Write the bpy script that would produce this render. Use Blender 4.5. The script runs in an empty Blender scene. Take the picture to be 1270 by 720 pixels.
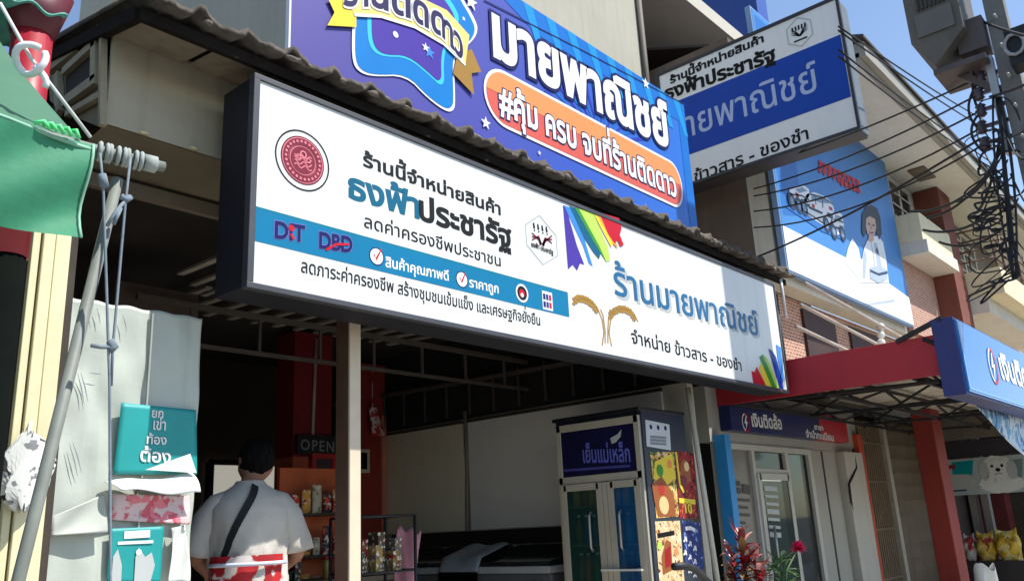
import bpy, bmesh, math, random
from mathutils import Vector, Matrix
from mathutils.geometry import delaunay_2d_cdt
random.seed(7)
R = math.radians
SC = bpy.context.scene
COL = SC.collection
# ------------------------------------------------------------------ camera
PW, PH = 1270, 720
FPX = 1051.55
ZC = 1.35
CR = Vector((0.6625, -0.7474, -0.0487)); CU = Vector((-0.1713, -0.2145, 0.9616)); CF = Vector((0.7292, 0.6287, 0.2702))
CF.normalize(); CR = (CR - CF * CR.dot(CF)).normalized(); CU = CR.cross(CF).normalized()
cam = bpy.data.cameras.new('camera'); cam.sensor_width = 36; cam.lens = FPX / PW * 36
cam.clip_start = 0.05; cam.clip_end = 2000
camo = bpy.data.objects.new('camera', cam); COL.objects.link(camo)
m = Matrix((CR, CU, -CF)).transposed().to_4x4(); m.translation = Vector((0, 0, ZC)); camo.matrix_world = m
SC.camera = camo
# ------------------------------------------------------------------ world, sun, exposure
SUN_AZ, SUN_EL = 27, 57          # azimuth from the street side (-Y) toward +X
w = bpy.data.worlds.new('World'); SC.world = w; w.use_nodes = True
nt = w.node_tree; bg = nt.nodes['Background']
sky = nt.nodes.new('ShaderNodeTexSky'); sky.sky_type = 'NISHITA'; sky.sun_disc = False
sky.sun_elevation = R(SUN_EL); sky.sun_rotation = R(180 - SUN_AZ); sky.air_density = 1.0; sky.dust_density = 0.6; sky.ozone_density = 1.6
nt.links.new(sky.outputs[0], bg.inputs[0]); bg.inputs[1].default_value = 0.12
sl = bpy.data.lights.new('sun', 'SUN'); sl.energy = 3.8; sl.angle = R(0.5); sl.color = (1, .968, .91)
so = bpy.data.objects.new('sun', sl); COL.objects.link(so)
S = Vector((math.sin(R(SUN_AZ)) * math.cos(R(SUN_EL)), -math.cos(R(SUN_AZ)) * math.cos(R(SUN_EL)), math.sin(R(SUN_EL))))
so.rotation_euler = S.to_track_quat('Z', 'Y').to_euler(); so.location = (0, -10, 20)
vs = SC.view_settings; vs.view_transform = 'Standard'; vs.look = 'None'; vs.exposure = 0.85; vs.gamma = 1; vs.use_curve_mapping = False
SC.cycles.max_bounces = 8; SC.cycles.diffuse_bounces = 4

# ------------------------------------------------------------------ helpers
def at(x, y, **k):
    """world point where the ray through photo pixel (x, y) meets one axis plane"""
    d = CR * (x - PW / 2) - CU * (y - PH / 2) + CF * FPX
    a, v = list(k.items())[0]; i = 'XYZ'.index(a); o = Vector((0, 0, ZC))
    return o + d * ((v - o[i]) / d[i])

def lin(c):
    return tuple((v / 255 / 12.92 if v / 255 <= .04045 else ((v / 255 + .055) / 1.055) ** 2.4) for v in c)

MATS = {}
def mat(name, rgb, rough=.6, var=.12, scale=5, metal=0, bump=0, streak=0, spec=.5, sub=None, trans=0, alpha=None):
    """procedural material: base colour (sRGB) broken up by noise, optional vertical stains and bump"""
    if name in MATS: return MATS[name]
    M = bpy.data.materials.new(name); M.use_nodes = True; n = M.node_tree; p = n.nodes['Principled BSDF']
    c = lin(rgb)
    p.inputs['Roughness'].default_value = rough; p.inputs['Metallic'].default_value = metal
    p.inputs['Specular IOR Level'].default_value = spec
    tc = n.nodes.new('ShaderNodeTexCoord')
    no = n.nodes.new('ShaderNodeTexNoise'); no.inputs['Scale'].default_value = scale; no.inputs['Detail'].default_value = 7; no.inputs['Roughness'].default_value = .65
    n.links.new(tc.outputs['Object'], no.inputs['Vector'])
    rp = n.nodes.new('ShaderNodeValToRGB'); rp.color_ramp.elements[0].position = .3; rp.color_ramp.elements[1].position = .7
    rp.color_ramp.elements[0].color = tuple(v * (1 - var) for v in c) + (1,)
    rp.color_ramp.elements[1].color = tuple(min(.9, v * (1 + var)) for v in c) + (1,)
    n.links.new(no.outputs['Fac'], rp.inputs['Fac']); out = rp.outputs['Color']
    if streak:
        mp = n.nodes.new('ShaderNodeMapping'); mp.inputs['Scale'].default_value = (7, 7, .5)
        n.links.new(tc.outputs['Object'], mp.inputs['Vector'])
        n2 = n.nodes.new('ShaderNodeTexNoise'); n2.inputs['Scale'].default_value = 1.6; n2.inputs['Detail'].default_value = 5
        n.links.new(mp.outputs['Vector'], n2.inputs['Vector'])
        r2 = n.nodes.new('ShaderNodeValToRGB'); r2.color_ramp.elements[0].position = .5; r2.color_ramp.elements[1].position = .78
        r2.color_ramp.elements[0].color = (1, 1, 1, 1); r2.color_ramp.elements[1].color = (1 - streak, 1 - streak * 1.05, 1 - streak * 1.15, 1)
        n.links.new(n2.outputs['Fac'], r2.inputs['Fac'])
        mx = n.nodes.new('ShaderNodeMix'); mx.data_type = 'RGBA'; mx.blend_type = 'MULTIPLY'; mx.inputs[0].default_value = 1
        n.links.new(out, mx.inputs[6]); n.links.new(r2.outputs['Color'], mx.inputs[7]); out = mx.outputs[2]
    n.links.new(out, p.inputs['Base Color'])
    if bump:
        b = n.nodes.new('ShaderNodeBump'); b.inputs['Strength'].default_value = bump; b.inputs['Distance'].default_value = .02
        n.links.new(no.outputs['Fac'], b.inputs['Height']); n.links.new(b.outputs['Normal'], p.inputs['Normal'])
    if trans:                                            # thin cloth: some light comes through
        t = n.nodes.new('ShaderNodeBsdfTranslucent'); n.links.new(out, t.inputs['Color'])
        ms = n.nodes.new('ShaderNodeMixShader'); ms.inputs[0].default_value = trans
        n.links.new(p.outputs[0], ms.inputs[1]); n.links.new(t.outputs[0], ms.inputs[2]); n.links.new(ms.outputs[0], n.nodes['Material Output'].inputs['Surface'])
    MATS[name] = M; return M

def brick_mat(name, c1, c2, mortar, scale, axis='XZ'):
    M = bpy.data.materials.new(name); M.use_nodes = True; n = M.node_tree; p = n.nodes['Principled BSDF']; p.inputs['Roughness'].default_value = .85
    tc = n.nodes.new('ShaderNodeTexCoord'); sp = n.nodes.new('ShaderNodeSeparateXYZ'); cb = n.nodes.new('ShaderNodeCombineXYZ')
    n.links.new(tc.outputs['Object'], sp.inputs[0]); n.links.new(sp.outputs[axis[0]], cb.inputs[0]); n.links.new(sp.outputs[axis[1]], cb.inputs[1])
    b = n.nodes.new('ShaderNodeTexBrick'); b.inputs['Color1'].default_value = lin(c1) + (1,); b.inputs['Color2'].default_value = lin(c2) + (1,); b.inputs['Mortar'].default_value = lin(mortar) + (1,)
    b.inputs['Scale'].default_value = scale; b.inputs['Mortar Size'].default_value = .03
    n.links.new(cb.outputs[0], b.inputs['Vector']); n.links.new(b.outputs['Color'], p.inputs['Base Color']); return M

def glass_mat(name, tint, rough=.05, see=.35):
    M = bpy.data.materials.new(name); M.use_nodes = True; n = M.node_tree; p = n.nodes['Principled BSDF']
    p.inputs['Base Color'].default_value = lin(tint) + (1,); p.inputs['Roughness'].default_value = rough; p.inputs['Specular IOR Level'].default_value = .12
    t = n.nodes.new('ShaderNodeBsdfTransparent'); t.inputs[0].default_value = (.8, .88, .86, 1); ms = n.nodes.new('ShaderNodeMixShader'); ms.inputs[0].default_value = see
    n.links.new(p.outputs[0], ms.inputs[1]); n.links.new(t.outputs[0], ms.inputs[2]); n.links.new(ms.outputs[0], n.nodes['Material Output'].inputs['Surface'])
    return M

def blot(name, base, others, scale, thr):
    """printed pattern: noise blots of several colours on a base"""
    M = bpy.data.materials.new(name); M.use_nodes = True; n = M.node_tree; p = n.nodes['Principled BSDF']; p.inputs['Roughness'].default_value = .7
    tc = n.nodes.new('ShaderNodeTexCoord'); prev = None
    for i, c in enumerate(others):
        no = n.nodes.new('ShaderNodeTexNoise'); no.inputs['Scale'].default_value = scale * (1 + .4 * i); no.inputs['Detail'].default_value = 2
        mp = n.nodes.new('ShaderNodeMapping'); mp.inputs['Location'].default_value = (i * 7.3, i * 3.1, i * 5.7); n.links.new(tc.outputs['Object'], mp.inputs[0]); n.links.new(mp.outputs[0], no.inputs['Vector'])
        rp = n.nodes.new('ShaderNodeValToRGB'); rp.color_ramp.elements[0].position = thr; rp.color_ramp.elements[1].position = thr + .03
        n.links.new(no.outputs['Fac'], rp.inputs[0]); mx = n.nodes.new('ShaderNodeMix'); mx.data_type = 'RGBA'; n.links.new(rp.outputs[0], mx.inputs[0])
        if prev is None: mx.inputs[6].default_value = lin(base) + (1,)
        else: n.links.new(prev, mx.inputs[6])
        mx.inputs[7].default_value = lin(c) + (1,); prev = mx.outputs[2]
    n.links.new(prev, p.inputs['Base Color']); return M

ROOT = {}
def thing(name, label, cat, loc=(0, 0, 0), group=None, kind=None):
    o = bpy.data.objects.new(name, None); o.empty_display_size = .1; COL.objects.link(o); o.location = loc
    o['label'] = label; o['category'] = cat
    if group: o['group'] = group
    if kind: o['kind'] = kind
    ROOT[o.name] = Vector(loc); return o

class MB:
    """collects boxes, tubes and sheets into ONE mesh object"""
    def __init__(s): s.v = []; s.f = []; s.mi = []; s.sm = []
    def add(s, vs, fs, mi=0, smooth=False):
        o = len(s.v); s.v += [Vector(v) for v in vs]
        for f in fs: s.f.append([i + o for i in f]); s.mi.append(mi); s.sm.append(smooth)
        return s
    def box(s, x0, x1, y0, y1, z0, z1, mi=0):
        if x0 > x1: x0, x1 = x1, x0
        if y0 > y1: y0, y1 = y1, y0
        if z0 > z1: z0, z1 = z1, z0
        v = [(x, y, z) for z in (z0, z1) for y in (y0, y1) for x in (x0, x1)]
        return s.add(v, [(0, 2, 3, 1), (4, 5, 7, 6), (0, 1, 5, 4), (2, 6, 7, 3), (0, 4, 6, 2), (1, 3, 7, 5)], mi)
    def beam(s, a, b, wd, ht, mi=0, up=(0, 0, 1)):
        a = Vector(a); b = Vector(b); d = (b - a).normalized(); u = Vector(up)
        if abs(d.dot(u)) > .98: u = Vector((0, 1, 0))
        r = d.cross(u).normalized(); u = r.cross(d)
        v = [p + r * (i * wd / 2) + u * (j * ht / 2) for p in (a, b) for i, j in ((-1, -1), (1, -1), (1, 1), (-1, 1))]
        return s.add(v, [(3, 2, 1, 0), (4, 5, 6, 7), (0, 1, 5, 4), (1, 2, 6, 5), (2, 3, 7, 6), (3, 0, 4, 7)], mi)
    def tube(s, pts, r, n=8, mi=0):
        pts = [Vector(p) for p in pts]; rs = r if isinstance(r, (list, tuple)) else [r] * len(pts)
        vs = []; fs = []; u = None
        for i, p in enumerate(pts):
            d = (pts[min(i + 1, len(pts) - 1)] - pts[max(i - 1, 0)]).normalized()
            if u is None: u = d.orthogonal().normalized()
            else:
                u = (u - d * u.dot(d))
                u = u.normalized() if u.length > 1e-6 else d.orthogonal().normalized()
            k = d.cross(u)
            for j in range(n):
                a = 2 * math.pi * j / n; vs.append(p + (u * math.cos(a) + k * math.sin(a)) * rs[i])
        for i in range(len(pts) - 1):
            for j in range(n): fs.append((i * n + j, i * n + (j + 1) % n, (i + 1) * n + (j + 1) % n, (i + 1) * n + j))
        fs.append(list(range(n))[::-1]); fs.append([(len(pts) - 1) * n + j for j in range(n)])
        return s.add(vs, fs, mi, True)
    def lathe(s, c, prof, n=20, mi=0):
        vs = [Vector(c) + Vector((r * math.cos(2 * math.pi * j / n), r * math.sin(2 * math.pi * j / n), z)) for r, z in prof for j in range(n)]
        fs = [(i * n + j, i * n + (j + 1) % n, (i + 1) * n + (j + 1) % n, (i + 1) * n + j) for i in range(len(prof) - 1) for j in range(n)]
        fs.append(list(range(n))[::-1]); fs.append([(len(prof) - 1) * n + j for j in range(n)])
        return s.add(vs, fs, mi, True)
    def ball(s, c, rx, ry=None, rz=None, mi=0, n=12, k=8):
        ry = ry or rx; rz = rz or rx; vs = []; fs = []
        for i in range(k + 1):
            t = math.pi * i / k
            for j in range(n):
                a = 2 * math.pi * j / n; vs.append((c[0] + rx * math.sin(t) * math.cos(a), c[1] + ry * math.sin(t) * math.sin(a), c[2] + rz * math.cos(t)))
        for i in range(k):
            for j in range(n): fs.append((i * n + j, (i + 1) * n + j, (i + 1) * n + (j + 1) % n, i * n + (j + 1) % n))
        return s.add(vs, fs, mi, True)
    def grid(s, fn, nu, nv, mi=0, smooth=True, thick=0):
        vs = [Vector(fn(i / nu, j / nv)) for i in range(nu + 1) for j in range(nv + 1)]
        fs = [(i * (nv + 1) + j, (i + 1) * (nv + 1) + j, (i + 1) * (nv + 1) + j + 1, i * (nv + 1) + j + 1) for i in range(nu) for j in range(nv)]
        if thick:
            off = Vector(thick) if not isinstance(thick, (int, float)) else Vector((0, 0, thick)); k = len(vs)
            vs2 = [v + off for v in vs]; fb = [tuple(x + k for x in f[::-1]) for f in fs]
            bd = [i * (nv + 1) for i in range(nu + 1)] + [nu * (nv + 1) + j for j in range(1, nv + 1)] + [i * (nv + 1) + nv for i in range(nu - 1, -1, -1)] + [j for j in range(nv - 1, 0, -1)]
            fr = [(bd[i], bd[(i + 1) % len(bd)], bd[(i + 1) % len(bd)] + k, bd[i] + k) for i in range(len(bd))]
            return s.add(vs + vs2, fs + fb + fr, mi, smooth)
        return s.add(vs, fs, mi, smooth)
    def prism(s, pts, off, mi=0):
        """closed polygon pushed along a vector"""
        k = len(pts); off = Vector(off); vs = [Vector(p) for p in pts] + [Vector(p) + off for p in pts]
        return s.add(vs, [list(range(k))[::-1], list(range(k, 2 * k))] + [(i, (i + 1) % k, (i + 1) % k + k, i + k) for i in range(k)], mi)
    def build(s, name, mats, parent=None, bevel=0, label=None):
        if not isinstance(mats, (list, tuple)): mats = [mats]
        me = bpy.data.meshes.new(name); root = parent
        while root is not None and root.parent is not None: root = root.parent
        off = ROOT.get(root.name, Vector()) if root is not None else Vector()
        me.from_pydata([v - off for v in s.v], [], s.f)
        for mm in mats: me.materials.append(mm)
        me.polygons.foreach_set('material_index', s.mi); me.polygons.foreach_set('use_smooth', s.sm)
        bm = bmesh.new(); bm.from_mesh(me); bmesh.ops.recalc_face_normals(bm, faces=bm.faces); bm.to_mesh(me); bm.free(); me.update()
        o = bpy.data.objects.new(name, me); COL.objects.link(o)
        if parent is not None: o.parent = parent
        if bevel:
            b = o.modifiers.new('bevel', 'BEVEL'); b.width = bevel; b.segments = 2; b.limit_method = 'ANGLE'
        if label: o['label'] = label
        return o

def tag(o, label, cat, group=None, kind=None):
    o['label'] = label; o['category'] = cat
    if group: o['group'] = group
    if kind: o['kind'] = kind
    return o
def structure(o, label=None):
    o['kind'] = 'structure'
    if label: o['label'] = label
    return o

# ------------------------------------------------------------------ lettering: glyph outlines -> filled flat faces
GL = {}
def contours(ch, off):
    c = bpy.data.curves.new('glyph', 'FONT'); c.body = ch; c.size = 1; c.fill_mode = 'NONE'; c.resolution_u = 4
    o = bpy.data.objects.new('glyph', c); COL.objects.link(o)
    dg = bpy.context.evaluated_depsgraph_get(); me = o.evaluated_get(dg).to_mesh()
    vs = [tuple(v.co[:2]) for v in me.vertices]; es = [tuple(e.vertices) for e in me.edges]
    o.evaluated_get(dg).to_mesh_clear(); bpy.data.objects.remove(o); bpy.data.curves.remove(c)
    if off and vs:
        nxt = {a: b for a, b in es}; seen = set(); loops = []
        for a in nxt:
            if a in seen: continue
            lp = []
            while a not in seen and a in nxt: seen.add(a); lp.append(a); a = nxt[a]
            if len(lp) > 2: loops.append(lp)
        def area(lp): return sum(vs[lp[i - 1]][0] * vs[lp[i]][1] - vs[lp[i]][0] * vs[lp[i - 1]][1] for i in range(len(lp))) / 2
        if loops:
            sg = 1 if area(max(loops, key=lambda l: abs(area(l)))) > 0 else -1; nv = []; ne = []
            for lp in loops:
                q = [lp[0]]
                for k in lp[1:]:
                    if (Vector(vs[k]) - Vector(vs[q[-1]])).length > 1e-4: q.append(k)
                if (Vector(vs[q[0]]) - Vector(vs[q[-1]])).length < 1e-4: q.pop()
                b = len(nv); n = len(q)
                for i in range(n):
                    p0, p1, p2 = (Vector(vs[q[(i + d) % n]]) for d in (-1, 0, 1))
                    d1 = (p1 - p0).normalized(); d2 = (p2 - p1).normalized(); n1 = Vector((d1.y, -d1.x)); n2 = Vector((d2.y, -d2.x)); mt = n1 + n2
                    mt = mt.normalized() / max(.6, (mt.normalized().dot(n1))) if mt.length > .2 else n1
                    p = p1 + mt * off * sg; nv.append((p.x, p.y)); ne.append((b + i, b + (i + 1) % n))
            vs, es = nv, ne
    return vs, es
def fill(vs, es):
    if not vs: return [], []
    V, E_, F, ov, oe, of = delaunay_2d_cdt([Vector(v) for v in vs], es, [], 0, 1e-5)
    keep = []
    for f in F:
        cx = sum(V[i][0] for i in f) / len(f); cy = sum(V[i][1] for i in f) / len(f); wn = 0
        for a, b in es:
            ax, ay = vs[a]; bx, by = vs[b]
            if (ay <= cy) != (by <= cy):
                if ax + (cy - ay) * (bx - ax) / (by - ay) > cx: wn += 1 if by > ay else -1
        if wn: keep.append(list(f))
    return [tuple(v) for v in V], keep
ADV = {}
def glyph(ch, off=0.0):
    k = (ch, off)
    if k not in GL:
        GL[k] = fill(*contours(ch, off)) if ch.strip() else ([], [])
        if ch not in ADV:
            b0 = min(v[0] for v in contours('|', 0)[0]); b1 = max(v[0] for v in contours(ch + '|', 0)[0]); bw = max(v[0] for v in contours('|', 0)[0])
            ADV[ch] = max(0, b1 - bw)
    return GL[k][0], GL[k][1], ADV[ch]
UPV = '\u0e31\u0e34\u0e35\u0e36\u0e37\u0e47\u0e4d'; TONE = '\u0e48\u0e49\u0e4a\u0e4b\u0e4c'
def text2d(s, off=0.0, track=0.0):
    V = []; F = []; x = 0; prev = ''; lastbase = ''
    for ch in s:
        vs, fs, adv = glyph(ch, off); dx = dy = 0
        if ch in TONE:
            if prev and prev in UPV: dy = .235
            if lastbase in 'ปฝฟ': dx = -.12
        if ch in UPV and lastbase in 'ปฝฟ': dx = -.12
        o = len(V); V += [(vx + x + dx, vy + dy) for vx, vy in vs]; F += [[i + o for i in f] for f in fs]
        comb = ch in UPV or ch in TONE or ch in '\u0e38\u0e39'
        if not comb: x += adv + track; lastbase = ch
        prev = ch
    return V, F
REFH = {}
def refh(ch):
    if ch not in REFH: REFH[ch] = max(v[1] for v in contours(ch, 0)[0])
    return REFH[ch]

class Art:
    """flat printed artwork on a plane: frame = (origin, ux, uy, normal)"""
    def __init__(s, P, axis, eps=.0012):
        # axis 'Y': plane Y=P seen from -Y;  axis 'X': plane X=P seen from -X
        s.P = P; s.ax = axis; s.mb = MB(); s.mats = []; s.eps = eps
    def uv(s, px, py):
        p = at(px, py, **{s.ax: s.P}); return (p.x, p.z) if s.ax == 'Y' else (-p.y, p.z)
    def w(s, u, v, layer): 
        return (u, s.P - layer * s.eps, v) if s.ax == 'Y' else (s.P - layer * s.eps, -u, v)
    def mi(s, M):
        if M not in s.mats: s.mats.append(M)
        return s.mats.index(M)
    def poly(s, pts, M, layer=1, px=True):
        q = [s.uv(*p) for p in pts] if px else pts
        V, F = fill(q, [(i, (i + 1) % len(q)) for i in range(len(q))])
        s.mb.add([s.w(u, v, layer) for u, v in V], F, s.mi(M)); return s
    def ring(s, c, r0, r1, M, layer=1, n=36, sq=1.0, a0=0, a1=360):
        vs = []; fs = []; k = n + 1
        for i in range(k):
            a = R(a0 + (a1 - a0) * i / n)
            for r in (r0, r1): vs.append(s.w(c[0] + r * math.cos(a) * sq, c[1] + r * math.sin(a), layer))
        for i in range(n): fs.append((2 * i, 2 * i + 1, 2 * i + 3, 2 * i + 2))
        s.mb.add(vs, fs, s.mi(M)); return s
    def line(s, pts, wd, M, layer=1, px=True):
        q = [Vector(s.uv(*p)) if px else Vector(p) for p in pts]; vs = []; fs = []
        for i, p in enumerate(q):
            d = (q[min(i + 1, len(q) - 1)] - q[max(i - 1, 0)]).normalized(); nn = Vector((-d.y, d.x))
            ww = wd[i] if isinstance(wd, (list, tuple)) else wd
            vs += [s.w(*(p + nn * ww / 2), layer), s.w(*(p - nn * ww / 2), layer)]
        for i in range(len(q) - 1): fs.append((2 * i, 2 * i + 1, 2 * i + 3, 2 * i + 2))
        s.mb.add(vs, fs, s.mi(M)); return s
    def text(s, t, bl, br, h, M, layer=2, off=0.0, ref='น', px=True, track=0.0, dx=0, dy=0):
        """fit string t between the two baseline points; h = height of the reference letter in metres"""
        a = Vector(s.uv(*bl)) if px else Vector(bl); b = Vector(s.uv(*br)) if px else Vector(br)
        V, F = text2d(t, off, track); V0, _ = text2d(t, 0.0, track) if off else (V, F)
        x0 = min(v[0] for v in V0); x1 = max(v[0] for v in V0); sx = (b - a).length / (x1 - x0); sy = h / refh(ref)
        d = (b - a).normalized(); nn = Vector((-d.y, d.x)); nn = Vector((0, 1)) if abs(d.y) < .12 else nn
        vs = []
        for x, y in V:
            p = a + d * ((x - x0) * sx) + nn * (y * sy); vs.append(s.w(p.x + dx, p.y + dy, layer))
        s.mb.add(vs, F, s.mi(M)); return s
    def build(s, name, parent): return s.mb.build(name, s.mats, parent)
    def star(s, c, r, M, layer=3, rot=90, inner=.42):
        pts = [(c[0] + (r if i % 2 == 0 else r * inner) * math.cos(R(rot + 36 * i)), c[1] + (r if i % 2 == 0 else r * inner) * math.sin(R(rot + 36 * i))) for i in range(10)]
        return s.poly(pts, M, layer, px=False)

def ink(name, rgb, rough=.4): return mat('ink_' + name, rgb, rough, .05, 3, spec=.22)
K_ = ink('black', (13, 12, 14), .6); W_ = ink('white', (222, 222, 220)); NAVY = ink('navy', (22, 26, 84)); CY = ink('cyan', (6, 112, 152)); BL = ink('blue', (16, 52, 140))
RED = ink('red', (190, 22, 40)); GRN = ink('green', (60, 140, 50)); YEL = ink('yellow', (230, 200, 60)); ORG = ink('orange', (236, 140, 80)); PUR = ink('purple', (72, 52, 150))
SKYB = ink('sky_blue', (60, 130, 205)); LIME = ink('lime', (178, 214, 90)); GREY = ink('grey', (128, 132, 138)); GOLD = ink('gold', (158, 120, 52)); MAR = ink('maroon', (120, 40, 55)); PINK = ink('pink', (214, 120, 130)); TEAL = ink('teal', (0, 128, 132)); TEALTXT = ink('teal_blue', (16, 110, 135))
SILVER = ink('silver', (176, 180, 178))

# ================================================================== SETTING
asphalt = mat('asphalt', (70, 70, 72), .9, .25, 30, bump=.3); concrete = mat('concrete', (172, 168, 158), .85, .15, 4, bump=.15, streak=.15)
structure(MB().box(-400, 400, -400, 400, -.3, 0).build('ground', asphalt))
structure(MB().box(-6, 60, .6, 3.45, 0, .12).build('pavement', concrete))
structure(MB().box(-6, 60, .45, .6, 0, .13).build('kerb', mat('kerb_paint', (170, 165, 150), .8, .2, 3)))
structure(MB().box(-6, 40, 3.45, 9.4, 0, .15).build('shop_floor', mat('floor_tile', (186, 178, 166), .5, .15, 2)))

dark_metal = mat('dark_painted_steel', (48, 47, 52), .55, .2, 8); frame_grey = mat('sign_frame_grey', (62, 63, 68), .45, .15, 6)
black_metal = mat('black_steel', (22, 22, 26), .6, .25, 9); alu = mat('aluminium', (165, 165, 162), .35, .08, 6, metal=.6)
beige = mat('beige_board', (176, 166, 142), .8, .1, 2.5, streak=.22); timber = mat('weathered_timber', (128, 116, 92), .85, .2, 6, streak=.2)
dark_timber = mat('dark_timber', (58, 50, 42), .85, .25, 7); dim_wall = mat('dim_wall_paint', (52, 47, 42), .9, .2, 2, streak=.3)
cream_steel = mat('cream_steel', (214, 204, 164), .5, .08, 4, streak=.15); rope_m = mat('rope', (112, 124, 132), .9, .2, 40); grey_pipe = mat('grey_pipe', (112, 116, 108), .6, .2, 9, streak=.2)
tilem = mat('old_cement_tile', (82, 74, 66), .95, .45, 9, bump=.6); white_panel = mat('white_panel', (222, 216, 200), .7, .05, 1.5); 
red_paint = mat('red_paint', (150, 30, 34), .6, .2, 5, streak=.2); orange_paint = mat('orange_red_paint', (190, 72, 42), .6, .2, 4, streak=.15)

# ================================================================== OUR SHOP: shell of the building
XR = 6.6
sh = thing('shop_building', 'open fronted grocery shop under a low tiled roof, behind the long white sign', 'shop', (4, 6, 0))
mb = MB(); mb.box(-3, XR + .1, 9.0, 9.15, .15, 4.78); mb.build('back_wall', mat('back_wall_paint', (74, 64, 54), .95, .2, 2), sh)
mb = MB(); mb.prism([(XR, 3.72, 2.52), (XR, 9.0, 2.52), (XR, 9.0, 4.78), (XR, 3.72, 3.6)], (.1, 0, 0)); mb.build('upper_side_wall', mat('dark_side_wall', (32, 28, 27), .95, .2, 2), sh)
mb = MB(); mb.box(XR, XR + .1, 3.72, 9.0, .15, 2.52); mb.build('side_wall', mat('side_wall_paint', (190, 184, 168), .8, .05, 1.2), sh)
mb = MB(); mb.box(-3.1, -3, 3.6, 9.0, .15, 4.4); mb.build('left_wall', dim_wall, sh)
# tiled roof: wavy sheet from the eave up and back
EY, EX0, EX1 = 3.16, 1.36, 7.98
def zr(y): return 3.612 + (y - EY) * .22
PER = .245
def wave(x, row):
    t = ((x - .05) / PER) % 1.0
    up = max(0, 1 - abs(t - .45) / (.16 if t < .45 else .3))
    return .05 * up ** 1.3 
def roof_row(y0, y1, k):
    nx = int((EX1 - EX0) / PER * 12)
    def fn(u, v):
        x = EX0 + u * (EX1 - EX0); y = y0 + v * (y1 - y0)
        if v == 0 and k == 0: y += .012 * math.sin(x * 37) + .008 * math.sin(x * 91)
        return (x, y, zr(y) + wave(x, k) + (.02 if v == 0 else 0) + .004 * math.sin(x * 13 + k))
    return fn, nx
rf = MB()
for k in range(6):
    y0 = EY + k; fn, nx = roof_row(y0, y0 + 1.06, k); rf.grid(fn, nx, 1, thick=-.03)
x = 1.45
while x < 7.9:
    
    for q_ in range(random.choice((1, 2, 2, 3))): rf.ball((x + random.uniform(-.07, .05), EY + .012, zr(EY) + random.uniform(-.002, .02)), random.uniform(.025, .06), .018, random.uniform(.010, .022), mi=1, n=7, k=5)
    x += PER
rfo = rf.build('roof', [tilem, mat('eave_mortar', (112, 104, 94), .95, .5, 22, bump=.8)], sh)
# mortar lumps along the eave under each tile crest
# eave boards and soffit
mb = MB()
mb.beam((1.40, 3.245, 3.560), (7.9, 3.245, 3.560), .03, .055); mb.beam((1.40, 3.265, zr(3.265) - .065), (1.40, 9, zr(9) - .065), .04, .06)
for y in (3.9, 4.9, 6.0, 7.0, 8.0): mb.beam((1.42, y, zr(y) - .07), (7.5, y, zr(y) - .07), .05, .07)
mb.build('eave_board', mat('eave_black_board', (36, 31, 28), 1, .3, 6, spec=.08), sh)
sf = MB()
xs = [1.42, 1.78, 2.10, 2.42, 2.75]
for i in range(len(xs) - 1):
    sf.add([(xs[i] + .012, 3.262, zr(3.262) - .06), (xs[i + 1] - .012, 3.262, zr(3.262) - .06), (xs[i + 1] - .012, 3.585, zr(3.585) - .085), (xs[i] + .012, 3.585, zr(3.585) - .085)], [(0, 1, 2, 3)])
sf.build('soffit', mat('soffit_board', (128, 116, 98), .9, .2, 4, streak=.3), sh)
# boxed beam above the shop front
mb = MB(); mb.box(1.44, 7.4, 3.60, 3.62, 3.19, 3.66); mb.build('fascia_panel', beige, sh)
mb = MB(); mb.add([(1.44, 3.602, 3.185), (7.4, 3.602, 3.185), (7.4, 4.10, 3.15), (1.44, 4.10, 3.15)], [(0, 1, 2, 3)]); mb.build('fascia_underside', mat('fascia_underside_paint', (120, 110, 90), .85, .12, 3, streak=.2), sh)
mb = MB(); mb.box(1.44, 6.55, 4.02, 4.06, 3.06, 3.13); mb.build('ceiling_rail', mat('rail_paint', (120, 108, 92), .7, .15, 5), sh)
# gable frame at the left end of the boxed beam: board, battens and a dark opening
g = MB(); X0 = 1.43
def ep(px, py): return at(px, py, X=X0)
ga = [ep(126, 46), ep(60, 92), ep(62, 125), ep(80, 140), ep(125, 158)]
g.prism([p for p in ga], (.006, 0, 0)); go = g.build('gable_board', timber, sh)
g = MB(); g.prism([at(112, 66, X=1.427), at(82, 92, X=1.427), at(83, 122, X=1.427), at(112, 100, X=1.427)], (-.004, 0, 0)); g.build('gable_opening', mat('opening_dark', (44, 34, 26), .9, .3, 6), sh)
g = MB()
for a, b, wd in ((( 119, 44), (118, 100), .05), ((72, 92), (74, 140), .045), ((80, 90), (121, 52), .04), ((80, 128), (121, 98), .05), ((84, 142), (126, 118), .03), ((62, 86), (124, 38), .05), ((128, 42), (127, 156), .022)):
    g.beam(at(*a, X=1.41), at(*b, X=1.41), .03, wd, up=(0, 1, 0) if abs(a[0] - b[0]) < 6 else (0, 0, 1))
g.build('gable_batten', mat('pale_timber', (150, 138, 112), .85, .15, 7), sh)
g = MB()
for c in ((178, 165), (240, 184)):
    p = at(*c, Y=3.6); g.ball((p.x, 3.595, p.z), .022, .01, .008)
g.build('fixing_blob', mat('foam_blob', (220, 205, 160), .8, .1, 9), sh)
# interior fascia panel seen through the opening
mb = MB(); mb.box(2.4, 3.0, 5.6, 5.66, 2.55, 3.1); mb.build('inner_bulkhead', mat('bulkhead_paint', (96, 80, 72), .8, .15, 3), sh)
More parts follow.
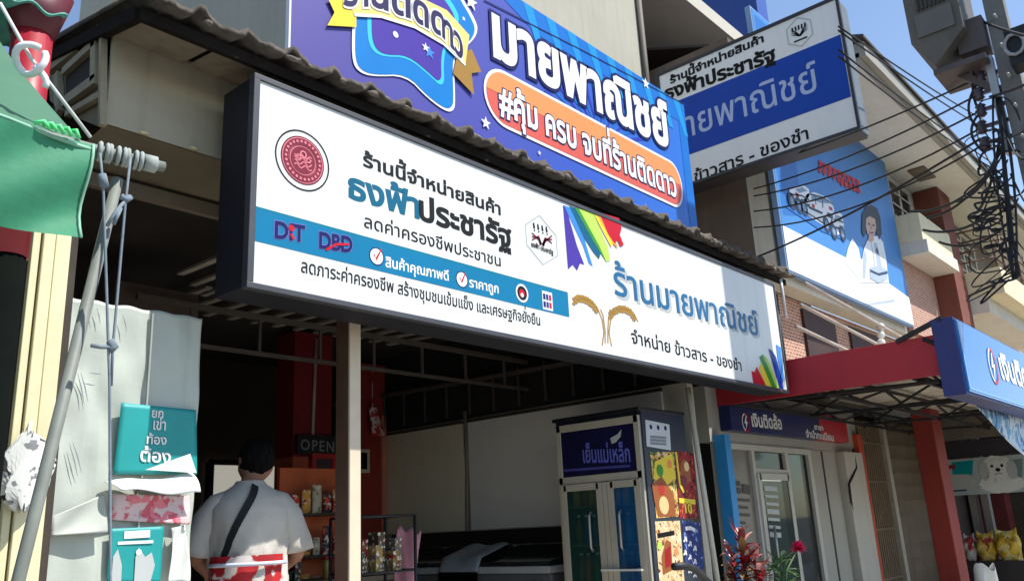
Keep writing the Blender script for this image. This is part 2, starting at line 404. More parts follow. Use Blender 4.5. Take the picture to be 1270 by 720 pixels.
# ceiling battens (pale) and trusses inside
cb = MB()
for i in range(20):
    x = 2.75 + i * .2; y = 4.3 + (i % 3) * .2; z = zr(y) - .3
    cb.beam((x, y, 3.14), (x + .05, y + 1.2, 3.2), .05, .02)
for i in range(12):
    x = 3.3 + i * .24
    cb.beam((x, 6.0, 3.3), (x + .05, 7.0, 3.36), .06, .02)
cb.build('ceiling_batten', mat('pale_batten', (176, 166, 152), .7, .2, 5), sh)
tr = MB()
for y, z in ((4.25, 3.02), (5.5, 2.98)):
    tr.beam((2.5, y, z), (6.55, y, z), .04, .04); tr.beam((2.5, y, z - .28), (6.55, y, z - .28), .025, .03)
    for i in range(7): tr.beam((2.9 + i * .55, y, z), (2.9 + i * .55, y, z - .28), .02, .02)
tr.beam((6.5, 3.8, 2.85), (6.5, 8.9, 2.95), .04, .04)
for i in range(14): tr.beam((6.52, 4.2 + i * .35, 2.95), (6.52, 4.2 + i * .35, 2.55), .02, .02)
tr.build('roof_truss', mat('truss_paint', (84, 76, 70), .6, .15, 6), sh)
# ceiling lining (dark) below the tiles
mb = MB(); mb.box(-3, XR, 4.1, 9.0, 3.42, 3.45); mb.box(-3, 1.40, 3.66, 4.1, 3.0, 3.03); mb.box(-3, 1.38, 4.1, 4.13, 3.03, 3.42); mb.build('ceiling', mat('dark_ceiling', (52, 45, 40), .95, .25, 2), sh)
# inner windows in the back
for (a, b, c, d), pl in (((266, 414, 372, 452), 8.9), ((262, 572, 372, 640), 8.9)):
    p0 = at(a, b, Y=pl); p1 = at(c, d, Y=pl)
    f = MB(); fx0, fx1, fz0, fz1 = p0.x, p1.x, min(p0.z, p1.z), max(p0.z, p1.z)
    for zz in (fz0, fz1): f.box(fx0, fx1, 8.90, 8.96, zz - .03, zz + .03)
    for xx in (fx0, (fx0 + fx1) / 2, fx1): f.box(xx - .03, xx + .03, 8.88, 8.97, fz0, fz1)
    fo = f.build('window', black_metal, sh); pm_ = mat('frosted_pane', (190, 180, 160), .6, .06, 2) if b < 500 else mat('glowing_pane', (214, 208, 190), .6, .04, 2)
    if b > 500: pm_.node_tree.nodes['Principled BSDF'].inputs['Emission Color'].default_value = (.9, .86, .74, 1); pm_.node_tree.nodes['Principled BSDF'].inputs['Emission Strength'].default_value = .22  # weak emission put in place of daylight behind the lower pane
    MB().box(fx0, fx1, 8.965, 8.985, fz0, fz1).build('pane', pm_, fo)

# side-wall white boards
sp = thing('wall_board', 'cream white smooth board lining the shop side wall beside the red column', 'wall board', (6.55, 7.0, 1.3), 'white boards on the side wall')
y0, y1, ym = at(820, 490, X=6.57).y, at(462, 540, X=6.57).y, at(577, 525, X=6.57).y
MB().box(6.565, 6.598, ym + .05, y1, 1.36, 2.47).build('board', mat('cream_board', (230, 222, 196), .75, .05, 1.5, streak=.05), sp)
MB().box(6.56, 6.60, ym + .05, y1, 2.47, 2.50).build('edge_trim', dark_timber, sp)
sp = thing('wall_board', 'pale grey smooth board lining the shop side wall behind the tall drinks fridge', 'wall board', (6.55, 4.8, 1.3), 'white boards on the side wall')
MB().box(6.565, 6.598, y0, ym - .04, 1.36, 2.47).build('board', mat('grey_white_board', (230, 228, 222), .75, .04, 1.5), sp)
MB().box(6.56, 6.60, y0, ym - .04, 2.47, 2.50).build('edge_trim', dark_timber, sp)
pp = MB(); pp.tube([(6.57, ym, .16), (6.57, ym + .02, 1.4), (6.575, ym - .01, 2.0), (6.57, ym, 2.6)], .022); tag(pp.build('wall_pipe', mat('grey_conduit', (140, 130, 122), .6, .1, 8)), 'thin grey conduit between the two white side wall boards', 'pipe')

# shop front post (pale front face; the side's shade is put into a brown sheet)
ps = thing('shop_post', 'steel post holding up the shop front under the long white sign', 'post', (2.8, 3.6, .15))
pA = at(434, 500, Y=3.56).x; pB = at(447.5, 500, Y=3.56).x; pD = at(418, 500, X=pA).y
MB().box(pA, pB, 3.56, pD, .16, 3.19).build('channel', mat('post_beige', (206, 190, 166), .6, .1, 4, streak=.2), ps, .003)
MB().box(pA - .004, pA - .001, 3.572, pD + .004, .16, 3.188).build('shaded_side', mat('post_shade_brown', (88, 64, 50), .6, .2, 5, streak=.3), ps)
MB().box(pA - .06, pB + .05, 3.53, 3.72, .145, .16).build('base_plate', black_metal, ps)
pc = MB(); pc.tube([at(853, 480, Y=3.62), at(890, 722, Y=3.62), (at(893, 740, Y=3.62).x, 3.62, .12)], .024, 10)
tag(pc.build('shop_post', mat('cream_pole', (196, 188, 166), .5, .1, 5)), 'slim pale round pole at the right corner of the shop beside the fridge', 'post')

# ================================================================== MAIN SIGN
ms = thing('shop_sign', 'long white shop sign with Thai lettering, blue stripe and paint strokes under the tiled eave', 'sign', (4.7, 3.3, 2.45))
sx0, sx1, sz0, sz1 = 1.955, 7.50, 2.45, 3.445
MB().box(sx0 - .02, sx1 + .02, 3.235, 3.47, sz0 - .02, sz1 + .02).build('cabinet', mat('sign_cabinet', (32, 32, 38), .6, .2, 5, spec=.25), ms, .004)
fr = MB(); t = .028
fr.box(sx0 - .025, sx1 + .025, 3.19, 3.235, sz1, sz1 + t); fr.box(sx0 - .025, sx1 + .025, 3.19, 3.235, sz0 - t, sz0)
fr.box(sx0 - .025, sx0 + .008, 3.19, 3.235, sz0, sz1); fr.box(sx1, sx1 + .025, 3.19, 3.235, sz0, sz1)
fr.build('frame', frame_grey, ms, .003)
MB().box(sx0 + .008, sx1, 3.20, 3.235, sz0, sz1).build('face_panel', mat('sign_white_acrylic', (216, 217, 212), .35, .04, 1.4, streak=.10), ms)
SP = 3.1995
A = Art(SP, 'Y')
l0, r0 = A.uv(320, 260), A.uv(704, 364); l1, r1 = A.uv(319, 297), A.uv(704, 394)
zt = (l0[1] + r0[1]) / 2; zb = (l1[1] + r1[1]) / 2
A.poly([(sx0 + .01, zt), (r0[0], zt), (r0[0], zb), (sx0 + .01, zb)], CY, 1, px=False)
A.poly([(sx0 + .01, zt + .012), (r0[0], zt + .012), (r0[0], zt), (sx0 + .01, zt)], TEALTXT, 1, px=False); A.build('blue_stripe', ms)
A = Art(SP, 'Y')
A.text('ร้านนี้จำหน่ายสินค้า', (451, 205.5), (620.5, 266.5), .058, K_, 1, .030)
A.build('lettering', ms)
A = Art(SP, 'Y'); A.text('ธงฟ้า', (433, 244.5), (519, 270.5), .105, ink('teal_dark', (14, 92, 120)), 1, .034); A.text('ประชารัฐ', (521, 271.5), (634, 307.5), .105, K_, 1, .036); A.build('lettering', ms, )
A = Art(SP, 'Y'); A.text('ลดค่าครองชีพประชาชน', (451.7, 281.5), (621, 330.5), .054, K_, 1, .008); A.build('lettering', ms)
A = Art(SP, 'Y'); A.text('ลดภาระค่าครองชีพ สร้างชุมชนเข้มแข็ง และเศรษฐกิจยั่งยืน', (373.4, 337), (670, 403.5), .05, K_, 1, .010); A.build('lettering', ms)
for t_, a, b in (('DIT', (341, 294.5), (377, 300)), ('DBD', (396, 307), (436, 313))):
    A = Art(SP, 'Y'); A.text(t_, a, b, .078, ink('pale_violet', (130, 120, 200)), 2, .06, ref='D'); A.text(t_, a, b, .078, NAVY, 3, .035, ref='D')
    if t_ == 'DBD': A.line([(404, 310), (416, 303), (432, 303)], .012, RED, 4)
    else: A.ring(A.uv(361, 283), 0, .016, RED, 4); A.line([(360, 290), (364, 297)], .014, RED, 4)
    A.build('agency_mark', ms)
for c, r, t_, a, b in (((466.8, 318), .042, 'สินค้าคุณภาพดี', (478, 330.5), (556, 348)), ((572.6, 346.5), .042, 'ราคาถูก', (582, 355.5), (618, 363.5))):
    A = Art(SP, 'Y'); u, v = A.uv(*c); A.ring((u, v), 0, r, W_, 2); A.ring((u, v), r, r + .006, NAVY, 2)
    A.line([(u - .018, v + .008), (u - .004, v - .016), (u + .032, v + .048)], [.008, .013, .006], RED, 3, px=False)
    A.text(t_, a, b, .042, W_, 2, .022); A.build('check_badge', ms)
A = Art(SP, 'Y')
u, v = A.uv(647, 363.5); A.ring((u, v), .026, .05, K_, 2); A.ring((u, v), .045, .058, W_, 3); A.ring((u, v), 0, .026, RED, 2); A.ring((u, v - .012), .0, .014, W_, 3)
A.build('small_badge', ms); A = Art(SP, 'Y')
u, v = A.uv(678.7, 373); A.poly([(u - .05, v - .06), (u + .05, v - .06), (u + .05, v + .06), (u - .05, v + .06)], W_, 2, px=False)
for i in range(3):
    for j in range(2): A.poly([(u - .042 + i * .029, v - .045 + j * .05), (u - .020 + i * .029, v - .045 + j * .05), (u - .020 + i * .029, v - .008 + j * .05), (u - .042 + i * .029, v - .008 + j * .05)], (NAVY, BL, RED)[i], 3, px=False)
A.build('small_badge', ms)
# ministry seal: rings with a wavy figure inside
A = Art(SP, 'Y'); c = A.uv(375.5, 199); sq = .98
A.ring(c, .148, .156, K_, 1); A.ring(c, .118, .124, MAR, 1); A.ring(c, 0, .121, PINK, 1); A.ring(c, .082, .112, MAR, 2); A.ring(c, .076, .080, MAR, 2); A.ring(c, 0, .07, MAR, 2)
for i in range(26):
    a = 2 * math.pi * i / 26; A.ring((c[0] + .097 * math.cos(a), c[1] + .097 * math.sin(a)), 0, .0075, PINK, 3, 8)
for k in range(4):
    A.line([(c[0] - .05 + i * .01, c[1] - .035 + k * .018 + .010 * math.sin(i * 1.25 + k)) for i in range(11)], .006, PINK, 3, px=False)
A.ring((c[0], c[1] + .03), .012, .02, PINK, 4, 16); A.ring((c[0] - .028, c[1] + .012), .008, .014, PINK, 4, 14); A.ring((c[0] + .03, c[1] + .006), .008, .014, PINK, 4, 14)
A.build('seal_emblem', ms)
# hexagon logo with a rice sheaf
A = Art(SP, 'Y')
hx = [(669, 267), (651.5, 278.5), (653.5, 303.5), (673.5, 328), (691.5, 317), (689.5, 292)]
A.line(hx + hx[:1], .009, SILVER, 1)
for i in range(4):
    x = 661.5 + i * 5.2; y = 279.5 + i * 1.6; A.line([(x, y - 3.5), (x + 1, y + 3.5)], [.012, .018], K_, 2); A.line([(x + 1, y + 5), (x + 1.5, y + 7)], .012, K_, 2)
for i in range(3):
    A.line([(671, 303), (668, 297 - i * 2), (659.5, 288.5 + i * 4.5)], [.020, .015, .008], MAR, 2); A.line([(673, 304), (676, 299 - i * 2), (684.5, 292 + i * 4.8)], [.020, .015, .008], MAR, 2)
A.line([(670, 304), (669, 298)], .014, MAR, 2); A.line([(674, 305), (675, 299)], .014, MAR, 2)
A.text('ธงฟ้า ประชารัฐ', (659, 305.5), (686, 316), .024, K_, 2, .03)
A.build('sheaf_emblem', ms)
# paint strokes
A = Art(SP, 'Y')
def zp(ox, oy, sc): return lambda q: [(ox + x / sc, oy + y / sc) for x, y in q]
z1_ = zp(600, 220, 5.536)
for i, (q, M) in enumerate((([(543, 190), (562, 200), (640, 470), (690, 600), (660, 590), (640, 640), (610, 600), (578, 630)], PUR), ([(550, 192), (592, 208), (692, 430), (748, 612), (720, 590), (680, 470), (600, 300)], SKYB),
          ([(585, 196), (632, 214), (745, 430), (800, 525), (790, 560), (755, 520), (690, 420)], ink('deep_teal', (20, 90, 120))), ([(622, 206), (670, 226), (800, 460), (835, 570), (800, 520), (740, 420)], GRN),
          ([(650, 215), (745, 240), (850, 480), (864, 570), (838, 578), (790, 470)], LIME), ([(742, 234), (785, 246), (888, 455), (872, 480)], YEL), ([(768, 238), (812, 250), (905, 440), (916, 490), (885, 455)], ORG),
          ([(790, 243), (925, 280), (942, 350), (930, 395), (958, 465), (935, 475), (915, 430), (895, 455), (850, 390)], RED))): A.poly(z1_(q), M, 1 + i * .5)
A.build('paint_strokes', ms); A = Art(SP, 'Y')
z2_ = zp(780, 300, 3.79)
for i, (q, M) in enumerate((([(575, 605), (590, 610), (600, 585), (618, 620), (648, 684), (585, 668)], RED), ([(610, 595), (625, 560), (632, 590), (678, 694), (648, 685)], YEL), ([(612, 540), (628, 528), (640, 560), (700, 700), (676, 694)], GRN),
          ([(632, 530), (650, 545), (712, 702), (698, 700)], LIME), ([(655, 500), (672, 510), (690, 540), (722, 660), (724, 706), (711, 702)], BL), ([(690, 480), (704, 490), (712, 495), (728, 640), (724, 660), (700, 560)], SKYB))): A.poly(z2_(q), M, 1 + i * .5)
A.build('paint_strokes', ms)
# shop name with a shadow
A = Art(SP, 'Y')
A.text('ร้านมายพาณิชย์', (763, 364.5), (941.5, 416.5), .165, SILVER, 1, .022, dx=.03, dy=-.018); A.text('ร้านมายพาณิชย์', (763, 364.5), (941.5, 416.5), .165, ink('steel_blue', (40, 98, 140)), 2, .014)
A.build('shop_name', ms)
A = Art(SP, 'Y'); A.text('จำหน่าย ข้าวสาร - ของชำ', (783.7, 425), (920, 459.8), .072, K_, 1, .014); A.build('lettering', ms)
# rice ears
A = Art(SP, 'Y'); z3_ = zp(560, 320, 3.79)
for st in ([(708, 410), (716, 350), (708, 290), (690, 245), (655, 205), (610, 190), (575, 215)], [(722, 400), (722, 340), (712, 270), (700, 240)], [(752, 415), (740, 350), (748, 290), (770, 255), (810, 240), (850, 255), (876, 298)], [(735, 400), (735, 330), (738, 280), (745, 240)]):
    A.line(z3_(st), .012, GOLD, 1)
for st in ([(690, 245), (672, 220), (650, 203), (628, 194), (605, 191), (585, 205)], [(755, 272), (775, 252), (800, 241), (825, 243), (850, 256), (868, 282)]):
    q = z3_(st)
    for (x, y) in q:
        for s_ in (-1, 1): A.line([(x, y), (x - 2.2, y - 2.6 * s_ - .6), (x - 5.2, y - 3.4 * s_ - 1.2)], [.008, .030, .004], GOLD, 2)
    for (xa_, ya_), (xb_, yb_) in zip(q[:-1], q[1:]):
        x, y = (xa_ + xb_) / 2, (ya_ + yb_) / 2
        for s_ in (-1, 1): A.line([(x, y), (x - 2.2, y - 2.6 * s_ - .6), (x - 5.2, y - 3.4 * s_ - 1.2)], [.008, .030, .004], GOLD, 2.5)
A.build('rice_ear_emblem', ms)

# ================================================================== BLUE BANNER ON THE ROOF
BY = 3.5
bn = thing('roof_banner', 'big blue purple vinyl banner with star and orange pill, standing on the tiled roof', 'banner', (4.5, BY, 3.75))
bx0, bx1, bz0, bz1 = at(361, 20, Y=BY).x, at(855, 190, Y=BY).x, 3.74, 5.18
fr = MB()
for z in (bz0 + .05, (bz0 + bz1) / 2, bz1 - .05): fr.box(bx0, bx1, BY + .03, BY + .06, z - .02, z + .02)
for i in range(6):
    x = bx0 + .05 + i * (bx1 - bx0 - .1) / 5; fr.box(x - .018, x + .018, BY + .06, BY + .09, bz0 - .1, bz1)
fr.build('frame', grey_pipe, bn)
def vinyl(name, stops, u_from, u_to):
    M = bpy.data.materials.new(name); M.use_nodes = True; n = M.node_tree; p = n.nodes['Principled BSDF']; p.inputs['Roughness'].default_value = .42
    tc = n.nodes.new('ShaderNodeTexCoord'); sp_ = n.nodes.new('ShaderNodeSeparateXYZ'); n.links.new(tc.outputs['Object'], sp_.inputs[0])
    mr = n.nodes.new('ShaderNodeMapRange'); mr.inputs[1].default_value = u_from; mr.inputs[2].default_value = u_to; n.links.new(sp_.outputs[0], mr.inputs[0])
    rp = n.nodes.new('ShaderNodeValToRGB')
    for i, (q, c) in enumerate(stops):
        e = rp.color_ramp.elements[i] if i < 2 else rp.color_ramp.elements.new(q)
        e.position = q; e.color = lin(c) + (1,)
    n.links.new(mr.outputs[0], rp.inputs[0]); n.links.new(rp.outputs[0], p.inputs['Base Color']); return M
MB().box(bx0, bx1, BY + .003, BY + .03, bz0, bz1).build('vinyl_sheet', vinyl('printed_banner', [(0, (66, 54, 136)), (1, (26, 104, 196)), (.34, (64, 66, 154)), (.62, (42, 84, 180))], bx0 - 4.5, bx1 - 4.5), bn)
MB().box(bx0 - .012, bx0, BY, BY + .032, bz0, bz1).build('white_hem', W_, bn)
BP = BY + .002
A = Art(BP, 'Y', .0015)
RB = ink('banner_bright_blue', (18, 106, 188)); RB2 = ink('banner_cyan_blue', (26, 138, 200)); DKB = ink('banner_deep_blue', (38, 60, 168))
# cyan edge band (top and right) and sunburst rays
A.poly([(u, v) for u, v in ((3.9, bz1 - .002), (bx1 - .002, bz1 - .002), (bx1 - .002, bz0), (bx1 - .14, bz0), (bx1 - .14, bz1 - .22), (4.5, bz1 - .22))], RB, 1, px=False)
for i in range(9):
    u = 4.35 + i * .27; A.poly([(u, bz1 - .002), (u + .12, bz1 - .002), (u + .22, bz1 - .34), (u + .15, bz1 - .34)], RB2, 2, px=False)
cx, cz = at(745, 175, Y=BY).x, at(745, 175, Y=BY).z
for i in range(22):
    a = R(-10 + i * 9.2); a2 = a + R(3.6)
    A.poly([(cx + .12 * math.cos(a), cz + .08 * math.sin(a)), (cx + .75 * math.cos(a), cz + .5 * math.sin(a)), (cx + .75 * math.cos(a2), cz + .5 * math.sin(a2))], RB if i % 2 else DKB, 1.5, px=False)
A.line([(600, 1), (720, 62), (849, 130)], .012, NAVY, 3)
A.build('sunburst_print', bn)
# star outline
zs = zp(300, 0, 3.79)
A = Art(BP, 'Y', .0015)
so_ = zs([(545, -60), (600, -60), (700, -130), (960, -120), (1010, -20), (1088, 110), (1092, 160), (1060, 205), (1000, 250), (985, 300), (992, 470), (985, 505), (955, 515), (870, 455), (770, 350), (620, 355), (560, 335), (530, 290), (528, 160), (540, 40)])
si_ = zs([(610, -40), (700, -70), (900, -60), (990, 60), (1000, 120), (940, 220), (930, 300), (935, 370), (915, 385), (880, 350), (775, 262), (670, 262), (625, 235), (605, 180), (605, 60)])
def soft(q, n=2):
    for _ in range(n): q = [tuple(Vector(q[i]) * (1 - t) + Vector(q[(i + 1) % len(q)]) * t) for i in range(len(q)) for t in (.25, .75)]
    return q
so_ = soft(so_); si_ = soft(si_)
def grow(q, k):
    c = Vector((sum(p[0] for p in q) / len(q), sum(p[1] for p in q) / len(q))); return [tuple(c + (Vector(p) - c) * k) for p in q]
A.poly(grow(so_, 1.05), W_, 4); A.poly(so_, ink('banner_star_cyan', (8, 118, 190)), 5); A.poly(grow(si_, 1.10), ink('banner_star_light', (60, 190, 235)), 6); A.poly(si_, PUR, 7)
c = A.uv(489, 44); A.ring(c, 0, .022, W_, 9, 12); A.star(A.uv(531, 66), .05, SKYB, 9); A.star(A.uv(526, 60), .035, W_, 10)
A.build('star_emblem', bn)
# ribbon with its curved words
A = Art(BP, 'Y', .0015)
rt = [(418, -22), (460, -16), (512, -5), (552, 14), (580, 45)]; rb_ = [(437, 20), (470, 22), (512, 35), (548, 56), (575, 82)]
A.poly([(405, 0), (440, -10), (440, 35), (404, 33), (413, 17)], YEL, 10); A.poly([(565, 70), (583, 62), (595, 90), (583, 92), (586, 119), (560, 92)], GOLD, 10)
A.poly(rt + rb_[::-1], ink('ribbon_gold', (226, 204, 120)), 11); A.line(rb_, .02, W_, 12)
word = 'ร้านติดดาว'; V, F = text2d(word, .03); V2, F2 = text2d(word, .085)
xm = max(v[0] for v in V)
path = [Vector(A.uv(*q)) for q in ((423, 8), (462, 9), (508, 24), (546, 46), (572, 77))]
def onpath(t):
    t = max(0, min(.9999, t)) * (len(path) - 1); i = int(t); f = t - i; p = path[i].lerp(path[i + 1], f); d = (path[min(i + 2, 4)] - path[max(i - 0, 0)]).normalized(); return p, d
for VV, FF, M, L in ((V2, F2, W_, 13), (V, F, ink('ribbon_navy', (44, 36, 78)), 14)):
    vs = []
    for x, y in VV:
        p, d = onpath(x / xm); q = p + Vector((0, 1)) * (y * .155 / refh('น')); vs.append(A.w(q.x, q.y, L))
    A.mb.add(vs, FF, A.mi(M))
A.build('ribbon', bn)
# shop name in white with navy outline
A = Art(BP, 'Y', .0015)
a, b = (613, 69), (829.5, 183); hh = at(613, 22, Y=BY).z - at(613, 69, Y=BY).z
A.text('มายพาณิชย์', a, b, hh, NAVY, 5, .085, ref='ม'); A.text('มายพาณิชย์', a, b, hh, W_, 7, .040, ref='ม')
A.build('shop_name', bn)
# orange pill
A = Art(BP, 'Y', .0015)
z_l = at(622, 122, Y=BY).z; u0, u1 = at(603, 122, Y=BY).x, at(848, 240, Y=BY).x; r = .20; zc = (z_l + at(845, 233, Y=BY).z) / 2
def pill(r_, e): 
    q = [(u1 - r + e + r_ * math.cos(R(t)) * .8 - e, zc + r_ * math.sin(R(t))) for t in range(-90, 91, 12)] + [(u0 + r + r_ * math.cos(R(t)), zc + r_ * math.sin(R(t))) for t in range(90, 271, 12)]
    return q
A.poly(pill(r + .025, 0), W_, 4, px=False); A.poly(pill(r, 0), ink('pill_coral', (206, 92, 80)), 5, px=False)
A.poly([(x_, z_) for x_, z_ in pill(r, 0) if z_ >= zc], ink('pill_orange', (222, 142, 84)), 6, px=False)
hh = .165
A.text('#คุ้ม ครบ จบที่ร้านติดดาว', (619, 139.5), (838, 245), hh, NAVY, 7, .065); A.text('#คุ้ม ครบ จบที่ร้านติดดาว', (619, 139.5), (838, 245), hh, W_, 8, .030)
A.build('pill_label', bn)
for c, r_ in (((601.5, 153), .05), ((583, 3), .07), ((800, 104), .06), ((574, 24), .02), ((800, 258), .035), ((668, 190), .02)): A = Art(BP, 'Y', .0015); A.star(A.uv(*c), r_, W_, 6); A.build('star_print', bn)

# ================================================================== PROJECTING DOUBLE-SIDED SIGN
pj = thing('projecting_sign', 'white and blue projecting lightbox sign of the shop, jutting out above the roof banner', 'sign', (9.1, 3.8, 5.4))
MB().box(9.02, 9.33, 2.62, 5.02, 5.40, 7.04).build('cabinet', mat('lightbox_grey', (104, 110, 112), .5, .1, 4, streak=.15), pj, .01)
MB().box(9.0, 9.02, 2.635, 5.0, 5.41, 7.015).build('face_panel', mat('lightbox_white', (234, 235, 235), .35, .03, 1.5, streak=.06), pj)
fr = MB()
for (a_, b_, c_, d_) in ((2.60, 2.635, 5.37, 7.06), (5.0, 5.04, 5.37, 7.06)): fr.box(8.985, 9.03, a_, b_, c_, d_)
for (c_, d_) in ((5.37, 5.41), (7.015, 7.06)): fr.box(8.985, 9.03, 2.635, 5.0, c_, d_)
fr.build('frame', mat('sign_frame_dark', (40, 42, 52), .5, .15, 5), pj, .004)
MB().box(9.03, 9.32, 2.64, 5.0, 5.375, 5.40).build('bottom_sheet', mat('sign_underside', (60, 58, 62), .6, .15, 5), pj)
MB().box(9.1, 9.25, 4.9, 6.2, 6.0, 6.1).build('bracket', black_metal, pj); 
A = Art(8.9995, 'X', .002)
zt = (at(945, 78, X=9).z + at(1047, 46, X=9).z) / 2; zb = (at(1057, 117, X=9).z + at(858, 193, X=9).z) / 2
A.poly([(-4.99, zb), (-2.645, zb), (-2.645, zt), (-4.99, zt)], ink('band_blue', (20, 70, 172)), 1, px=False); A.build('blue_band', pj)
A = Art(8.9995, 'X', .002); A.text('ร้านนี้จำหน่ายสินค้า', (832, 104), (947, 52), .078, K_, 2, .04); A.build('lettering', pj)
A = Art(8.9995, 'X', .002); A.text('ธงฟ้าประชารัฐ', (826, 124), (962, 75), .135, K_, 2, .04); A.build('lettering', pj)
A = Art(8.9995, 'X', .002); A.text('มายพาณิชย์', (832, 178), (1016, 111), .27, ink('pale_blue_white', (176, 192, 226)), 2, .008); A.build('shop_name', pj)
A = Art(8.9995, 'X', .002); A.text('จำหน่าย ข้าวสาร - ของชำ', (795, 252), (1003, 172), .115, K_, 2, .018); A.build('lettering', pj)
A = Art(8.9995, 'X', .002); c = A.uv(991.5, 40)
A.line([(c[0] + .17 * math.cos(R(90 + 60 * i)), c[1] + .19 * math.sin(R(90 + 60 * i))) for i in range(7)], .012, SILVER, 2, px=False)
for i in range(5): A.line([(c[0] - .07 + i * .035, c[1] + .03), (c[0] - .08 + i * .04, c[1] + .09)], .02, K_, 2, px=False)
for i in range(3):
    for s_ in (-1, 1): A.line([(c[0], c[1] - .05), (c[0] + s_ * .05, c[1] - .02 + i * .022), (c[0] + s_ * .1, c[1] + .0 + i * .03)], [.02, .015, .006], K_, 2, px=False)
A.line([(c[0] - .08, c[1] - .1), (c[0] + .08, c[1] - .1)], .02, K_, 2, px=False)
A.build('sheaf_emblem', pj)

# ================================================================== BUILDING BEHIND THE BANNER
grey_plaster = mat('grey_cream_plaster', (168, 164, 148), .85, .07, 1.2, streak=.12, bump=.05); brown_wall = mat('brown_wall', (140, 98, 76), .85, .12, 2, streak=.1)
bb = thing('shophouse', 'grey cream shophouse with a brown recessed window bay, rising behind the blue banner', 'building', (8, 9, 0))
bxr = at(793, 50, Y=5.5).x
MB().box(4.0, bxr, 5.5, 5.75, 5.0, 13).build('front_wall', grey_plaster, bb)
MB().box(bxr - .25, bxr, 5.75, 7.4, 5.0, 13).build('bay_cheek', brown_wall, bb)
fin = at(922, 30, Y=5.6).x
MB().box(bxr, fin, 7.4, 7.6, 4, 13).build('bay_wall', brown_wall, bb)
zc_ = at(870, 8, Y=6.6).z
MB().box(bxr, fin, 5.45, 7.4, 9.35, 9.6).build('bay_ceiling', mat('bay_ceiling_paint', (190, 184, 170), .85, .05, 2), bb)
MB().box(fin - .25, fin + .2, 5.2, 7.4, 3.0, 13).build('blue_fin', mat('blue_fin_paint', (36, 80, 160), .6, .08, 3, streak=.1), bb)
MB().box(4.0, 13, 11, 11.2, 0, 13).build('rear_wall', grey_plaster, bb); MB().box(4.0, 4.2, 5.75, 11, 5, 13).build('side_wall', grey_plaster, bb)
# bay window
p0, p1 = at(812, 62, Y=7.39), at(868, 100, Y=7.39)
wf = MB(); X0w, X1w, Z0w, Z1w = p0.x, p1.x + .9, 7.6, 9.2
for x in (X0w, X0w + 1.05, X0w + 2.1): wf.box(x - .05, x + .05, 7.33, 7.40, Z0w, Z1w)
for z in (Z0w, Z1w - .4, Z1w): wf.box(X0w, X0w + 2.1, 7.33, 7.40, z - .04, z + .04)
wfo = wf.build('window', alu, bb); MB().box(X0w, X0w + 2.1, 7.385, 7.398, Z0w, Z1w).build('pane', mat('dark_pane', (34, 38, 40), .15, .1, 2), wfo)
rl = MB()
xa = at(884, 40, Y=6.0).x
rl.tube([(xa, 5.6, 6.6), (xa, 5.6, 9.4)], .035); rl.tube([(xa, 5.6, 8.75), (fin, 5.6, 8.9)], .03); rl.tube([(xa - .2, 5.6, 7.9), (fin, 5.6, 8.0)], .04); rl.tube([(xa - .2, 5.6, 7.6), (fin, 5.6, 7.7)], .04)
rl.build('bay_railing', mat('railing_paint', (150, 148, 140), .5, .1, 6), bb)
dn = MB(); p = at(797, 40, Y=5.45); dn.tube([(p.x, 5.47, 5.5), (p.x, 5.47, 9.1)], .05); dn.build('downpipe', mat('pipe_dark', (84, 78, 70), .7, .15, 5), bb)

# ================================================================== BILLBOARD WITH THE PRINTED CARS
bd = thing('billboard', 'sunlit blue and white billboard printed with pickup trucks and a person', 'billboard', (12, 4, 4.2))
gx0, gx1, gz0, gz1 = 9.68, 14.55, 4.19, 7.9
MB().box(gx0, gx1, 3.92, 4.0, gz0, gz1).build('frame', mat('billboard_frame', (120, 150, 190), .5, .1, 4), bd, .01)
GP = 3.918
A = Art(GP, 'Y', .002); BBL = ink('billboard_blue', (70, 132, 196)); BBD = ink('billboard_deep_and_shadow', (50, 108, 178)); BBW = ink('billboard_white', (226, 230, 232))
A.poly([(gx0 + .03, gz0 + .03), (gx1 - .03, gz0 + .03), (gx1 - .03, gz1 - .03), (gx0 + .03, gz1 - .03)], BBL, 1, px=False)
zz = zp(940, 150, 3.79)
A.poly([(gx0 + .03, gz0 + .03), (gx1 - .03, gz0 + .03), (gx1 - .03, gz0 + .50), (gx1 - 1.4, gz0 + .60), (gx0 + 2.2, gz0 + .62), (gx0 + .03, gz0 + .60)], BBW, 3, px=False)
A.poly([(gx0 + .1, gz1 - .1), (gx0 + .9, gz1 - .1), (gx0 + .75, gz0 + .9), (gx0 + .1, gz0 + .75)], BBD, 1.5, px=False)  # deeper blue painted for the shadow on the billboard's left side
A.poly(zz([(405, 665), (420, 600), (440, 550), (470, 600), (480, 650), (510, 640), (520, 700), (470, 740)]), BBW, 5)
A.build('printed_ground_and_shadow', bd)
A = Art(GP, 'Y', .002)
# the three printed pickups
for q in ([(140, 360), (145, 320), (170, 308), (205, 300), (235, 320), (240, 345), (225, 380), (200, 400), (165, 385)], [(205, 385), (225, 345), (260, 335), (310, 355), (345, 385), (355, 420), (335, 480), (320, 500), (270, 470), (215, 430)], [(345, 480), (350, 440), (370, 425), (390, 440), (400, 480), (400, 530), (370, 535), (350, 520)]): A.poly(zz(q), BBW, 6)
DK = ink('print_dark', (44, 60, 84)); MG = ink('print_mid', (128, 150, 176))
for q in ([(170, 322), (205, 312), (228, 330), (190, 340)], [(250, 350), (300, 362), (335, 390), (290, 385), (245, 370)], [(358, 442), (385, 450), (392, 475), (362, 468)]): A.poly(zz(q), MG, 7)
for q in ([(236, 400), (300, 430), (298, 440), (234, 412)], [(160, 362), (180, 372), (178, 384), (158, 374)], [(355, 495), (392, 505), (390, 515), (354, 505)]): A.poly(zz(q), DK, 7)
